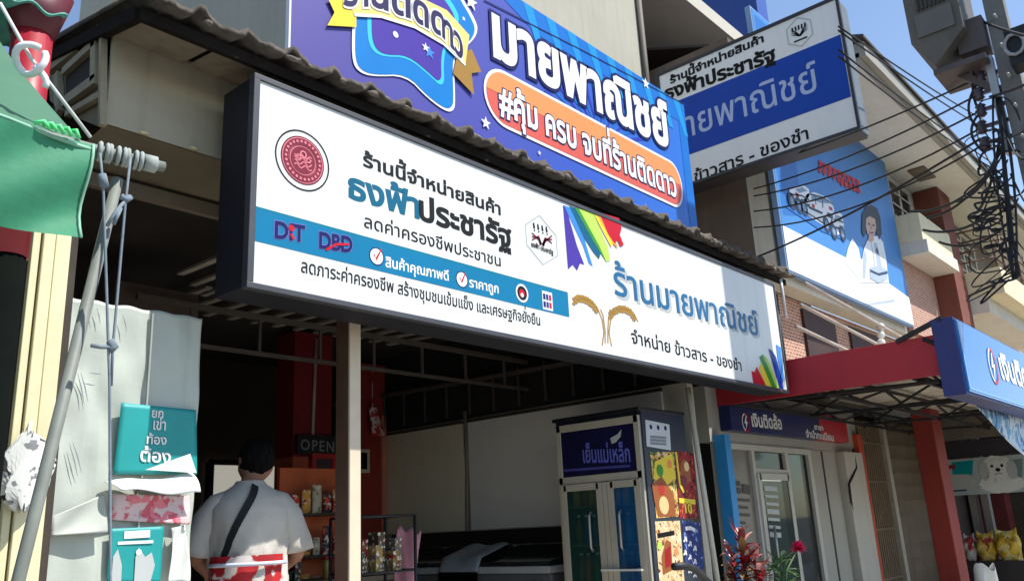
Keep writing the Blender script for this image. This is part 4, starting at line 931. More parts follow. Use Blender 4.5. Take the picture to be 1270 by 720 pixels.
def fluff(cx_, cz_, rx_, rz_): return [(cx_ + rx_ * math.cos(R(a)) * rn.uniform(.90, 1.06), cz_ + rz_ * math.sin(R(a)) * rn.uniform(.90, 1.06)) for a in range(0, 360, 10)]
fur = ink('dog_fur', (196, 196, 186)); fur2 = ink('dog_fur_grey', (160, 162, 154))
A.poly(fluff(c[0] + .02, c[1] - .16, .30, .13), fur, 2, px=False); A.poly(fluff(c[0], c[1] + .06, .20, .18), fur, 3, px=False); A.poly(fluff(c[0] + .18, c[1] + .02, .07, .14), fur2, 4, px=False); A.poly(fluff(c[0] - .18, c[1] + .03, .07, .14), fur2, 4, px=False); A.poly(fluff(c[0] - .52, c[1] - .1, .22, .12), fur2, 1.5, px=False)
for k_ in range(26):
    a_ = rn.uniform(0, 6.28); q_ = (c[0] + .15 * math.cos(a_), c[1] + .04 + .13 * math.sin(a_)); A.line([q_, (q_[0] + .05 * math.cos(a_) + .01, q_[1] + .06 * math.sin(a_) - .02)], [.008, .002], fur2, 5, px=False)
for dx_ in (-.065, .065): A.ring((c[0] + dx_, c[1] + .09), 0, .021, K_, 6, 12)
A.ring((c[0] + .005, c[1] + .035), 0, .027, K_, 6, 12, 1.2); A.line([(c[0] - .05, c[1] - .03), (c[0] + .005, c[1] - .015), (c[0] + .06, c[1] - .03)], .012, GREY, 6, px=False)
A.poly([(1174, 577), (1186, 575.5), (1184, 583), (1180, 580), (1176, 584)], MAR, 2); A.line([(1176, 609), (1199, 607)], .02, NAVY, 2)
A.build('dog_print', db)
def sack(px0, px1, py0, py1, cols_, name, label):
    SX = KX + .24; a = at(px0, (py0 + py1) / 2, X=SX); b = at(px1, (py0 + py1) / 2, X=SX); w_ = abs(a.y - b.y) / 2; cy_ = (a.y + b.y) / 2; h_ = max(.3, at((px0 + px1) / 2, py0, X=SX).z - zs_)
    t = thing('feed_sack', label, 'sack', (SX, cy_, zs_))
    def fn(u, v):
        ang = u * 2 * math.pi; wx = w_ * (.88 + .14 * math.sin(math.pi * min(1, v * 1.15))) ; dx = .15 * (1 - max(0, (v - .5) / .5) ** 2 * .93) * (.8 + .2 * math.sin(math.pi * v)) ; tw = .012 * math.sin(ang * 5 + v * 11)
        return (SX + (dx + tw) * math.copysign(abs(math.sin(ang)) ** .8, math.sin(ang)), cy_ + (wx + tw) * math.copysign(abs(math.cos(ang)) ** .6, math.cos(ang)), zs_ + .002 + h_ * v * (1 + .05 * math.cos(ang * 2)))
    mb_ = MB(); mb_.grid(fn, 36, 18); mb_.build('bag', blot(name, cols_[0], cols_[1:], 7, .56), t)
sack(1197, 1211, 662, 692, [(176, 170, 160), (150, 40, 40)], 'sack_white', 'white feed sack with red band standing left of the yellow sacks')
sack(1213, 1235, 659, 693, [(176, 140, 36), (140, 36, 30), (200, 176, 90)], 'sack_yellow', 'yellow feed sack with red corner beside the white sack')
sack(1237, 1265, 656, 692, [(188, 152, 34), (150, 112, 30), (206, 190, 120)], 'sack_yellow_b', 'plump yellow feed sack, rightmost on the black front shelf')
wt = MB(); p = at(1222, 712, Y=2.9); wt.grid(lambda u, v: (p.x + .3 * (u - .5) * (1.2 - v), p.y + .12 * math.sin(u * 6.28), p.z - .25 + .34 * v + .05 * math.sin(u * 17)), 20, 8); wt.tube([(p.x, p.y, .12), (p.x, p.y, p.z - .1)], .03)
tag(wt.build('covered_stand', mat('plastic_bag_white', (226, 226, 222), .5, .06, 8)), 'white plastic bag crumpled over a low stand at the kerb below the sacks', 'bag')

# ================================================================== DRINKS FRIDGE
fg = thing('drinks_fridge', 'tall double door drinks fridge with navy header and food posters on its side', 'fridge', (6.03, 4.2, .15))
FX = 5.70; fy0 = 3.66; fy1 = at(691, 600, X=FX).y; fz1 = 2.20
shell = mat('fridge_shell', (34, 44, 60), .4, .15, 4)
m_ = MB(); m_.box(FX + .03, 6.38, fy0, fy0 + .04, .2, fz1); m_.box(FX + .03, 6.38, fy1 - .04, fy1, .2, fz1); m_.box(6.33, 6.379, fy0 + .04, fy1 - .04, .2, fz1); m_.box(FX + .034, 6.33, fy0 + .04, fy1 - .04, 1.82, fz1 - .001); m_.box(FX + .034, 6.33, fy0 + .04, fy1 - .04, .201, .56); m_.build('cabinet', shell, fg)
m_ = MB(); m_.box(6.30, 6.329, fy0 + .041, fy1 - .041, .561, 1.819); m_.build('liner', mat('fridge_liner', (196, 206, 208), .5, .04, 4), fg)
m_ = MB(); m_.box(FX - .01, 6.39, fy0 - .01, fy1 + .01, fz1, fz1 + .03); MB().box(FX + .05, 6.35, fy0 + .05, fy1 - .05, .15, .198).build('base', black_metal, fg); m_.build('top_cap', mat('fridge_black', (22, 24, 30), .4, .15, 5), fg, .006)
ff = mat('fridge_frame', (172, 166, 150), .45, .06, 4, streak=.08)
hz0, hz1 = at(745, 592, X=FX).z, fz1 - .06
m_ = MB(); yA, yB = fy0 + .02, fy1 - .02
for z in (hz0, hz1): m_.box(FX, FX + .032, yA, yB, z - .03, z + .03)
for y in (yA + .02, yB - .02): m_.box(FX, FX + .032, y - .025, y + .025, .25, hz1 + .03)
m_.box(FX, FX + .032, yA, yB, .22, .55); m_.box(FX - .014, FX + .031, at(753, 640, X=FX).y - .02, at(753, 640, X=FX).y + .02, .56, hz0 - .035); m_.build('front_frame', ff, fg, .004)
m_ = MB(); m_.box(FX + .008, FX + .03, yA + .045, yB - .045, hz0 + .03, hz1 - .03); m_.build('header_panel', mat('header_navy', (26, 26, 62), .25, .2, 3), fg)
A = Art(FX + .006, 'X', .0015); A.text('เย็นแม่เหล็ก', (724, 573), (782, 572), .10, ink('header_blue', (96, 104, 190)), 2, .02); A.line([(700, 583), (782, 577)], .02, ink('header_blue2', (70, 70, 140)), 2)
A.poly([(757, 543), (766, 538), (771, 532), (770, 541), (764, 548), (759, 550)], SILVER, 2); A.build('header_lettering', fg)
ymid = at(753, 640, X=FX).y
for k, (ya, yb, M) in enumerate(((yA + .05, ymid - .055, glass_mat('fridge_glass_blue', (34, 96, 150), .08, .65)), (ymid + .055, yB - .05, glass_mat('fridge_glass_green', (44, 78, 70), .08, .65)))):
    d = MB()
    for y in (ya, yb): d.box(FX - .012, FX + .0, y - .03, y + .03, .58, hz0 - .035)
    for z in (.60, hz0 - .06): d.box(FX - .012, FX + .0, ya, yb, z - .028, z + .028)
    do = d.build('door', ff, fg, .003)
    MB().box(FX - .006, FX + .004, ya + .03, yb - .03, .63, hz0 - .09).build('pane', M, do)
    hy = ya + .09 if k else yb - .09
    MB().tube([(FX - .02, hy, 1.15), (FX - .045, hy, 1.18), (FX - .045, hy, 1.42), (FX - .02, hy, 1.45)], .011).build('handle', alu, do)
m_ = MB(); m_.box(FX - .05, FX, yA + .05, yB - .4, 1.0, 1.015); m_.build('drip_ledge', mat('ledge_white', (210, 206, 196), .4, .05, 5), fg)
SPY = fy0 - .002
def sposter(q, M, extra=None):
    A = Art(SPY, 'Y', .0012); A.poly(q, M, 1)
    if extra: extra(A)
    A.build('side_poster', fg)
def ex1(A):
    for i in range(3): A.line([(806, 541 + i * 4), (826, 542.5 + i * 4)], .02, GREY, 2)
    for i in range(3): A.ring(A.uv(807 + i * 9, 529 + i * .8), 0, .02, NAVY, 2, 10)
sposter([(800, 520), (830, 526), (832, 558), (802, 553)], ink('list_white', (196, 200, 202)), ex1)
def ex2(A):
    A.poly([(812, 572), (833, 562), (838, 592), (822, 606), (810, 592)], YEL, 2); A.poly([(808, 600), (820, 590), (835, 612), (838, 640), (816, 640), (811, 620)], ink('food_brown', (150, 84, 44)), 3)
    A.ring(A.uv(823, 626), 0, .07, ink('food_cream', (226, 188, 132)), 4, 14); A.ring(A.uv(820, 606), 0, .05, ink('food_red', (168, 50, 40)), 4, 12); A.ring(A.uv(818, 583), 0, .05, GRN, 4, 10); A.ring(A.uv(830, 575), 0, .035, ORG, 4, 10)
sposter([(806, 560), (836, 560), (842, 640), (814, 642)], blot('print_noodles', (206, 168, 80), [(150, 70, 40), (228, 196, 140), (84, 44, 30), (70, 110, 50)], 13, .58), ex2)
def ex3(A):
    A.ring(A.uv(850, 584), 0, .10, ink('food_brown', (150, 84, 44)), 2, 18, .8); A.ring(A.uv(851, 578), 0, .04, ink('food_cream', (226, 188, 132)), 3, 12); A.ring(A.uv(848, 596), 0, .05, MAR, 3, 12)
    A.text('10', (850, 635), (858, 636), .075, YEL, 3, .04, ref='1'); A.line([(842, 620), (862, 622)], .04, YEL, 3); A.line([(838, 560), (843, 600), (848, 610)], .03, YEL, 2)
sposter([(837, 558), (860, 562), (866, 643), (843, 642)], blot('print_snack', (146, 22, 26), [(100, 14, 20), (196, 90, 40), (60, 12, 16)], 14, .57), ex3)
def ex4(A):
    A.line([(815, 664), (836, 660)], .035, K_, 2); A.poly([(820, 690), (826, 668), (832, 672), (834, 706), (822, 712)], ink('food_brown', (150, 84, 44)), 2); A.poly([(824, 682), (831, 676), (832, 700), (825, 704)], ink('poster_red', (150, 22, 26)), 3); A.ring(A.uv(818, 676), 0, .035, LIME, 3, 10); A.ring(A.uv(838, 684), 0, .03, ORG, 3, 10)
sposter([(812, 646), (843, 645), (849, 722), (818, 724)], blot('print_coffee', (216, 190, 142), [(230, 214, 180), (190, 140, 90), (120, 60, 40)], 12, .6), ex4)
def ex5(A):
    for i in range(9):
        x = 849 + (i % 3) * 6; y = 668 + i * 5.5; A.line([(x, y - 3), (x + 2.5, y + 3)], .02, W_, 2); A.line([(x + 2, y - 2), (x - 1.5, y + 3)], .016, W_, 2.4)
    A.line([(850, 655), (856, 654), (862, 657)], .03, W_, 2)
sposter([(846, 645), (868, 648), (873, 705), (850, 704)], blot('print_ice', (22, 44, 112), [(16, 26, 80), (120, 140, 190)], 16, .6), ex5)
# inside of the fridge: shelves and bottles
SHZ = (.60, .90, 1.20, 1.50)
for z in SHZ: MB().box(FX + .06, 6.29, fy0 + .045, fy1 - .045, z - .012, z).build('shelf', alu, fg)
bcol = [(20, 110, 60), (30, 80, 170), (170, 40, 30), (200, 150, 40), (60, 150, 190), (120, 60, 30)]
bproto = []
for k, c_ in enumerate(bcol):
    mm = MB(); mm.lathe((0, 0, 0), [(.030, 0), (.034, .01), (.034, .13), (.014, .19), (.014, .215)], 12); mm.lathe((0, 0, .216), [(.016, 0), (.016, .018)], 10, mi=1); bproto.append(mm)
bmesh_ = [None] * 6; rn = random.Random(21)
for z in SHZ:
    for i in range(9):
        k = rn.randrange(6); y = fy0 + .10 + i * (fy1 - fy0 - .2) / 8
        if bmesh_[k] is None:
            o = bproto[k].build('drink_bottle', [mat('bottle_%d' % k, bcol[k], .15, .05, 6), W_]); bmesh_[k] = o
        else:
            o = bmesh_[k].copy(); COL.objects.link(o)
        o.location = (FX + .12 + rn.uniform(0, .02), y, z); tag(o, 'small coloured drink bottle standing behind the fridge glass doors', 'bottle', 'bottles in the drinks fridge')

# ================================================================== CHEST FREEZERS
fz_body = mat('freezer_dark', (92, 94, 96), .45, .12, 4); fz_lid = mat('freezer_lid', (34, 36, 38), .08, .15, 3); fz_rim = mat('freezer_rim', (168, 170, 170), .4, .1, 5)
def freezer(y0, y1, label):
    t = thing('chest_freezer', label, 'freezer', (6.1, (y0 + y1) / 2, .15), 'chest freezers along the side wall')
    MB().box(5.80, 6.52, y0, y1, .17, .98).build('body', fz_body, t, .02)
    m_ = MB(); m_.box(5.77, 6.54, y0, y1, .98, 1.04); m_.build('rim', fz_rim, t, .008)
    m_ = MB(); m_.prism([(5.79, y0 + .02, 1.045), (5.79, y0 + .02, 1.075), (6.53, y0 + .02, 1.20), (6.53, y0 + .02, 1.045)], (0, y1 - y0 - .04, 0)); m_.build('lid', fz_lid, t, .006)
    ym_ = (y0 + y1) / 2; MB().box(5.755, 5.79, ym_ - .05, ym_ + .05, 1.05, 1.08).build('handle', black_metal, t)
    MB().box(5.79, 5.80, y0 + .1, y0 + .3, .75, .92).build('vent_grille', mat('grille_grey', (96, 98, 100), .5, .2, 12), t)
freezer(4.72, 5.72, 'dark chest freezer nearest the tall drinks fridge'); freezer(5.76, 6.70, 'dark chest freezer in the middle of the row, with a pale sheet on its edge'); freezer(6.74, 7.6, 'dark chest freezer farthest from the drinks fridge, by the red column')
m_ = MB(); m_.grid(lambda u, v: (5.74 + .55 * v, 5.52 + .5 * u + .1 * v, 1.10 + .12 * v + .012 * math.sin(u * 9)) if v > .12 else (5.735, 5.52 + .5 * u, .90 + .19 * v / .12), 12, 16, thick=.003)
tag(m_.build('plastic_sheet', mat('pale_sheet', (150, 160, 166), .4, .1, 5)), 'pale grey plastic sheet draped over the edge of a dark chest freezer', 'sheet')
m_ = MB(); m_.box(6.53, 6.56, 4.7, 7.6, 1.21, 1.35); tag(m_.build('black_skirting', black_metal), 'black strip of board along the wall just above the freezers', 'board')

# ================================================================== THINGS DEEPER IN THE SHOP
rc = thing('red_pillar', 'broad red pillar with an orange lower half inside the dim shop', 'pillar', (5.0, 7.1, .15))
MB().box(4.79, 5.24, 7.0, 7.3, 2.12, 3.35).build('upper_paint', mat('pillar_deep_red', (118, 16, 24), .6, .15, 3), rc); MB().box(4.79, 5.24, 7.0, 7.3, .15, 2.118).build('lower_paint', mat('pillar_orange_low', (168, 74, 48), .7, .15, 3, streak=.15), rc)
MB().tube([(5.0, 6.98, 2.3), (5.03, 6.98, 3.3)], .016).build('conduit', mat('conduit_pale', (170, 150, 140), .6, .1, 6), rc)
og = thing('open_sign', 'black sign board reading OPEN hung on the red pillar', 'sign', (5.05, 6.95, 2.2))
a, b = at(369, 538, Y=6.94), at(414, 564, Y=6.94); MB().box(a.x, b.x + .12, 6.94, 6.97, b.z, a.z).build('board', mat('sign_black', (18, 16, 20), .6, .1, 5), og)
A = Art(6.938, 'Y', .0015); A.text('OPEN', (373, 557), (414, 560), .10, GREY, 1, .01, ref='O', track=.12); A.build('lettering', og)
nb = thing('framed_notice', 'small red framed notice hung below the OPEN sign on the orange pillar', 'framed notice', (5.1, 6.95, 1.8))
a, b = at(389, 565, Y=6.95), at(414, 601, Y=6.95); m_ = MB()
for x in (a.x, b.x): m_.box(x - .025, x + .025, 6.94, 6.98, b.z, a.z)
for z in (a.z, b.z): m_.box(a.x - .025, b.x + .025, 6.937, 6.983, z - .025, z + .025)
m_.build('border', mat('frame_red', (170, 30, 30), .5, .1, 5), nb); MB().box(a.x, b.x, 6.96, 6.97, b.z, a.z).build('sheet', mat('notice_dark', (60, 44, 50), .5, .3, 5), nb)
oc2 = thing('red_column', 'narrow red and orange column at the far end of the white side wall', 'column', (6.3, 7.9, .15))
xa, xb = at(449, 600, Y=7.72).x, 6.55; MB().box(xa, xb, 7.72, 8.0, .15, 3.3).build('shaft', mat('column_red', (156, 52, 40), .65, .15, 3, streak=.1), oc2); MB().box(xb - .07, xb - .01, 7.69, 7.719, .9, 2.7).build('edge_strip', mat('column_edge', (222, 140, 112), .5, .08, 4), oc2)
a = at(450, 571, Y=7.66); tg = thing('number_plate', 'small white plate with the number 1 on the red column', 'plate', a)
MB().box(a.x - .09, a.x + .1, 7.66, 7.68, a.z - .13, a.z + .13).build('plate', mat('plate_white', (214, 204, 180), .5, .06, 4), tg)
A = Art(7.658, 'Y', .0015); A.text('1', (a.x - .03, a.z - .08), (a.x + .03, a.z - .08), .16, K_, 1, .05, ref='1', px=False); A.build('numeral', tg)
hp = MB(); a = at(462, 505, Y=7.6); b = at(470, 540, Y=7.6); hp.grid(lambda u, v: (a.x + (b.x - a.x) * v + (.05 + .05 * v) * math.cos(u * 6.28), 7.6 + .03 * math.sin(u * 6.28), a.z + (b.z - a.z) * v), 10, 10); hp.tube([(a.x, 7.6, a.z), (a.x, 7.6, 3.2)], .006, 5)
tag(hp.build('hanging_packet', blot('packet_red', (196, 60, 50), [(226, 206, 200)], 14, .5)), 'red and white packet hanging on a string in front of the red column', 'packet')
# wire rack with jars and boxes
rk = thing('display_rack', 'black wire display rack stocked with small goods beside the shop post', 'rack', (3.72, 4.4, .15))
a, b = at(447, 700, Y=4.3), at(492, 700, Y=4.6); rx0, rx1, rz1 = a.x, b.x - .1, at(470, 640, Y=4.4).z; m_ = MB()
for x in (rx0, rx1):
    for y in (4.3, 4.6): m_.tube([(x, y, .15), (x, y, rz1)], .012, 6)
for z in (.45, .8, 1.13, rz1):
    for y in (4.3, 4.6): m_.tube([(rx0, y, z), (rx1, y, z)], .008, 6)
    for x in (rx0, rx1): m_.tube([(x, 4.3, z), (x, 4.6, z)], .008, 6)
    if z < rz1: m_.box(rx0, rx1, 4.3, 4.6, z - .006, z)
m_.build('frame', black_metal, rk)
def goods(i, x, y, z, col, shape, name, label, group):
    t = thing(name, label, name.split('_')[-1], (x, y, z), group)
    if shape == 'box': MB().box(x - .028, x + .028, y - .05, y + .05, z, z + (.12, .2, .16, .24)[i % 4]).build('carton', blot('carton_%d' % i, col, [cols[(i + 2) % 6], (206, 196, 176)], 22, .56), t)
    else:
        MB().lathe((x, y, z), [(.036, 0), (.038, .01), (.038, .13), (.03, .15)], 12).build('glass_jar', mat('jar_%d' % i, col, .2, .2, 16), t); MB().lathe((x, y, z + .15), [(.033, 0), (.033, .025)], 12).build('lid', red_paint, t)
cols = [(120, 22, 24), (150, 120, 60), (84, 60, 40), (130, 104, 50), (104, 96, 88), (58, 76, 60)]
gi = 0
for z, k in ((1.132, 'box'), (.802, 'jar'), (.452, 'box')):
    n_ = 6
    for i in range(n_):
        x = rx0 + .05 + i * (rx1 - rx0 - .1) / (n_ - 1); goods(gi, x, 4.4 + .06 * (i % 2), z, cols[(i + int(z * 10)) % 6], k, 'goods_carton' if k == 'box' else 'goods_jar', ('small carton standing on a shelf of the black wire rack' if k == 'box' else 'small glass jar with red lid on a shelf of the black wire rack'), 'goods on the wire rack'); gi += 1
pk = MB(); a = at(494, 650, Y=4.55); b = at(517, 662, Y=4.55)
pk.grid(lambda u, v: (a.x + (b.x - a.x) * u * (1 - .35 * v), 4.55 + .05 * math.sin(u * 5 + v * 3), a.z - .06 * u - .62 * v + .02 * math.sin(u * 21)), 14, 20, thick=(0, .004, 0))
tag(pk.build('pink_bag', mat('pink_plastic', (190, 130, 140), .5, .12, 6, trans=.2)), 'crumpled dusty pink plastic bag hanging on the right side of the black wire rack', 'bag')
# wall shelves with packets beside the red pillar
hs = thing('wall_shelf', 'narrow orange wall shelf stocked with packets, right of the person', 'shelf', (4.5, 6.2, .15))
p = at(399, 640, Y=6.2); wx = p.x
m_ = MB(); m_.box(wx - .32, wx + .32, 6.36, 6.40, .15, 1.95); m_.build('back_panel', mat('shelf_orange', (190, 92, 52), .7, .15, 4), hs)
for z in (.9, 1.22, 1.56): MB().box(wx - .32, wx + .32, 6.12, 6.359, z - .02, z).build('shelf_board', dark_timber, hs)
rn = random.Random(31); pc = [(196, 60, 40), (206, 150, 60), (180, 170, 150), (60, 50, 60), (150, 30, 34), (110, 120, 70)]
for z in (.9, 1.22, 1.56):
    for i in range(6):
        x = wx - .27 + i * .108; h_ = rn.uniform(.13, .24); t = MB(); w_ = rn.uniform(.035, .05)
        t.grid(lambda u, v: (x + w_ * math.cos(u * 6.283), 6.2 + .03 * math.sin(u * 6.283) * math.sin(math.pi * (.08 + .84 * v)), z + .002 + h_ * v), 14, 6)
        tag(t.build('snack_packet', blot('packet_%d' % (i % 6), pc[i % 6], [pc[(i + 3) % 6], (214, 200, 180)], 18, .56)), 'small bright snack packet standing on the orange wall shelf', 'packet', 'packets on the wall shelf')
# counter with small goods behind the person
ct_ = thing('shop_counter', 'dark shop counter cluttered with goods, behind the person', 'counter', (4.3, 5.9, .15))
MB().box(3.5, 4.9, 5.7, 6.2, .15, 1.0).build('cabinet', dark_timber, ct_); MB().box(3.45, 4.95, 5.65, 6.25, 1.0, 1.04).build('top', mat('counter_top', (110, 96, 84), .5, .15, 4), ct_)
for i in range(6): goods(20 + i, 3.75 + i * .2, 5.85 + .08 * (i % 3), 1.04, cols[(i * 2 + 1) % 6], 'jar' if i % 2 else 'box', 'counter_jar' if i % 2 else 'counter_carton', ('glass jar with red lid on the dark counter behind the person' if i % 2 else 'small carton on the dark counter behind the person'), 'goods on the counter')

# ================================================================== PERSON (seen from behind, in the shop)
pb = at(310, 640, Y=3.95); PB = Vector((pb.x, 3.95, .15)); rV = Vector((.875, -.484, 0)); fV = Vector((.484, .875, 0))
def L(a, b, c): return PB + rV * (a * .96) + fV * b + Vector((0, 0, c * 1.022))
pr = thing('person', 'person seen from behind in a grey white T-shirt, red floral apron and black shoulder strap', 'person', PB)
skin = mat('skin_tone', (150, 104, 82), .55, .06, 8); 
def skinned(name, verts, edges, radii, M, parent, root=0, sub=2):
    me = bpy.data.meshes.new(name); me.from_pydata([v - ROOT[pr.name] for v in verts], edges, []); o = bpy.data.objects.new(name, me); COL.objects.link(o)
    s_ = o.modifiers.new('skin', 'SKIN'); s_.use_smooth_shade = True; me.skin_vertices[0] if me.skin_vertices else None
    if not me.skin_vertices:
        bm = bmesh.new(); bm.from_mesh(me); bm.verts.layers.skin.verify(); bm.to_mesh(me); bm.free()
    for i, r_ in enumerate(radii):
        me.skin_vertices[0].data[i].radius = r_ if isinstance(r_, tuple) else (r_, r_); me.skin_vertices[0].data[i].use_root = (i == root)
    d_ = o.modifiers.new('sub', 'SUBSURF'); d_.levels = sub; d_.render_levels = sub
    dg = bpy.context.evaluated_depsgraph_get(); m2 = bpy.data.meshes.new_from_object(o.evaluated_get(dg)); m2.name = name
    o.modifiers.clear(); o.data = m2; bpy.data.meshes.remove(me); m2.materials.clear(); m2.materials.append(M)
    for p_ in m2.polygons: p_.use_smooth = True
    o.parent = parent; return o
bv = []; be = []; brd = []
def J(p, r_, par=None):
    bv.append(p); brd.append(r_); k = len(bv) - 1
    if par is not None: be.append((par, k))
    return k
pel = J(L(0, 0, .92), (.15, .12)); wst = J(L(0, .01, 1.08), (.14, .11), pel); chs = J(L(0, .03, 1.26), (.16, .12), wst); upc = J(L(0, .05, 1.35), (.10, .08), chs)
nk = J(L(.005, .085, 1.45), .058, upc); nk2 = J(L(.012, .12, 1.50), .056, nk); hd = J(L(.03, .165, 1.548), (.080, .095), nk2); hd2 = J(L(.034, .18, 1.615), (.075, .09), hd); hd3 = J(L(.034, .175, 1.665), .045, hd2)
J(L(.05, .275, 1.53), .016, hd)                                    # nose
for s_ in (-1, 1):
    J(L(.03 + s_ * .092, .16, 1.548), .018, hd)                          # ears
    sh_ = J(L(s_ * .165, .04, 1.335), .048, upc); el = J(L(s_ * .265, .05, 1.12), .045, sh_); wr_ = J(L(s_ * .20, .27, 1.04), .030, el); pm_ = J(L(s_ * .18, .345, 1.02), (.042, .022), wr_)
    for k, (off, ln_) in enumerate(((-.030, .065), (-.010, .078), (.010, .072), (.028, .055))):
        f1 = J(L(s_ * (.175 - off), .395, 1.012), .010, pm_); f2 = J(L(s_ * (.172 - off), .395 + ln_ * .5, 1.0), .009, f1); J(L(s_ * (.17 - off), .395 + ln_ * .8, .975), .008, f2)
    t1 = J(L(s_ * .13, .33, 1.02), .011, pm_); J(L(s_ * .115, .37, 1.005), .009, t1)
    hp_ = J(L(s_ * .09, 0, .86), .095, pel); kn = J(L(s_ * .10, .02, .50), .06, hp_); an = J(L(s_ * .10, -.01, .10), .04, kn); J(L(s_ * .115, .14, .035), .032, an)
skinned('body', bv, be, brd, skin, pr)
shirt_m = mat('tshirt_grey_white', (184, 178, 168), .9, .06, 9, bump=.35)
# T-shirt: ellipse rings round the torso plus two sleeves
rings = [(.93, .190, .150, .0), (1.0, .192, .150, .005), (1.08, .190, .148, .01), (1.18, .197, .150, .02), (1.28, .208, .150, .03), (1.34, .212, .138, .04), (1.385, .190, .122, .05), (1.425, .135, .10, .062), (1.455, .088, .084, .078), (1.475, .074, .074, .09)]
sm = MB()
def ring_pt(v, ang):
    t = v * (len(rings) - 1); i = min(int(t), len(rings) - 2); f = t - i; z, a_, b_, c_ = [rings[i][k] * (1 - f) + rings[i + 1][k] * f for k in range(4)]
    fold = .009 * math.sin(ang * 4 + z * 13 + math.sin(z * 9)) + .007 * math.sin(ang * 9 - z * 24) + .004 * math.sin(ang * 17 + z * 52); fold *= max(0, min(1, (1.35 - z) * 4))
    return L((a_ + fold) * math.cos(ang), c_ + (b_ + fold) * math.sin(ang), z)
sm.grid(lambda u, v: ring_pt(v, u * 2 * math.pi), 56, 40)
for s_ in (-1, 1):
    n0 = len(sm.v); sm.tube([L(s_ * .085, .05, 1.385), L(s_ * .15, .045, 1.355), L(s_ * .20, .045, 1.29), L(s_ * .232, .048, 1.21), L(s_ * .245, .05, 1.16), L(s_ * .252, .052, 1.12)], [.056, .070, .076, .078, .080, .084], 24)
    for k_ in range(n0, len(sm.v)):
        v_ = sm.v[k_]; sm.v[k_] = v_ + rV * (.007 * math.sin(v_.z * 60 + v_.x * 40)) + fV * (.007 * math.sin(v_.z * 47 + v_.y * 33))
sm.build('tshirt', shirt_m, pr)
ap = MB()
def apt(u, v):
    z = .42 + v * .695; a_ = .215 - .02 * v; b_ = .172 - .02 * v; ang = u * 2 * math.pi; fo = .012 * math.sin(ang * 7 + v * 2) * (1 - v * .8); return L((a_ + fo) * math.cos(ang), (b_ + fo) * math.sin(ang), z)
ap.grid(apt, 60, 16); apo = ap.build('apron', blot('apron_floral', (206, 196, 190), [(176, 24, 30), (160, 20, 26)], 6.5, .51), pr)
kb = MB(); kb.tube([L(.215 * math.cos(a * .3 + 3.6), .178 * math.sin(a * .3 + 3.6), 1.075) for a in range(8)], .010, 6); kb.build('apron_tie', mat('apron_tie', (190, 196, 210), .8, .1, 6), apo)
stp = MB(); pts = []
for i in range(25):
    t = i / 24; ang = R(-80 - 72 * t); z = 1.45 - .485 * t; v = 0
    for k in range(len(rings) - 1):
        if rings[k][0] <= z <= rings[k + 1][0]: v = (k + (z - rings[k][0]) / (rings[k + 1][0] - rings[k][0])) / (len(rings) - 1)
    p = ring_pt(v, ang); c_ = L(0, .03, z); p = p + (p - c_).normalized() * .008; pts.append((p, (p - c_).normalized()))
vs = []; fs = []
for i, (p, n_) in enumerate(pts):
    d_ = (pts[min(i + 1, 24)][0] - pts[max(i - 1, 0)][0]).normalized(); w_ = d_.cross(n_).normalized() * .019; vs += [p + w_, p - w_, p - w_ + n_ * .004, p + w_ + n_ * .004]
for i in range(24):
    for k in range(4): fs.append((i * 4 + k, i * 4 + (k + 1) % 4, i * 4 + 4 + (k + 1) % 4, i * 4 + 4 + k))
stp.add(vs, fs); stp.build('shoulder_strap', mat('strap_black', (16, 16, 18), .7, .2, 20), pr)
hr = MB()
def hairpt(u, v):
    ang = u * 2 * math.pi; bk = -math.sin(ang); r_ = 1 + .025 * math.sin(ang * 9 + v * 13) + .02 * math.sin(ang * 17 - v * 9) + .012 * math.sin(ang * 41 + v * 30)
    ph = v * math.pi * (.50 + .20 * max(0, bk) - .16 * max(0, -bk)); return L(.034 + .098 * math.sin(ph) * math.cos(ang) * r_, .165 + .118 * math.sin(ph) * math.sin(ang) * r_, 1.578 + .122 * math.cos(ph) * r_)
hr.grid(hairpt, 90, 24); hr.build('hair', mat('hair_black', (9, 7, 7), .8, .4, 60, bump=.8, spec=.15), pr)
for s_ in (-1, 1): e_ = MB(); q = L(.04 + s_ * .034, .25, 1.56); e_.ball(q, .012); e_.build('eye', mat('eye_dark', (40, 30, 26), .2, .1, 5), pr)
tm = MB()
for s_ in (-1, 1): tm.tube([L(s_ * .09, .0, .92), L(s_ * .10, .015, .5), L(s_ * .10, -.005, .12)], [.115, .085, .07], 16)
tm.build('trousers', mat('trousers_dark', (44, 44, 52), .85, .15, 6), pr)
shm = MB()
for s_ in (-1, 1): shm.ball(L(s_ * .108, .07, .04), .05, .13, .045)
shm.build('shoes', black_metal, pr)

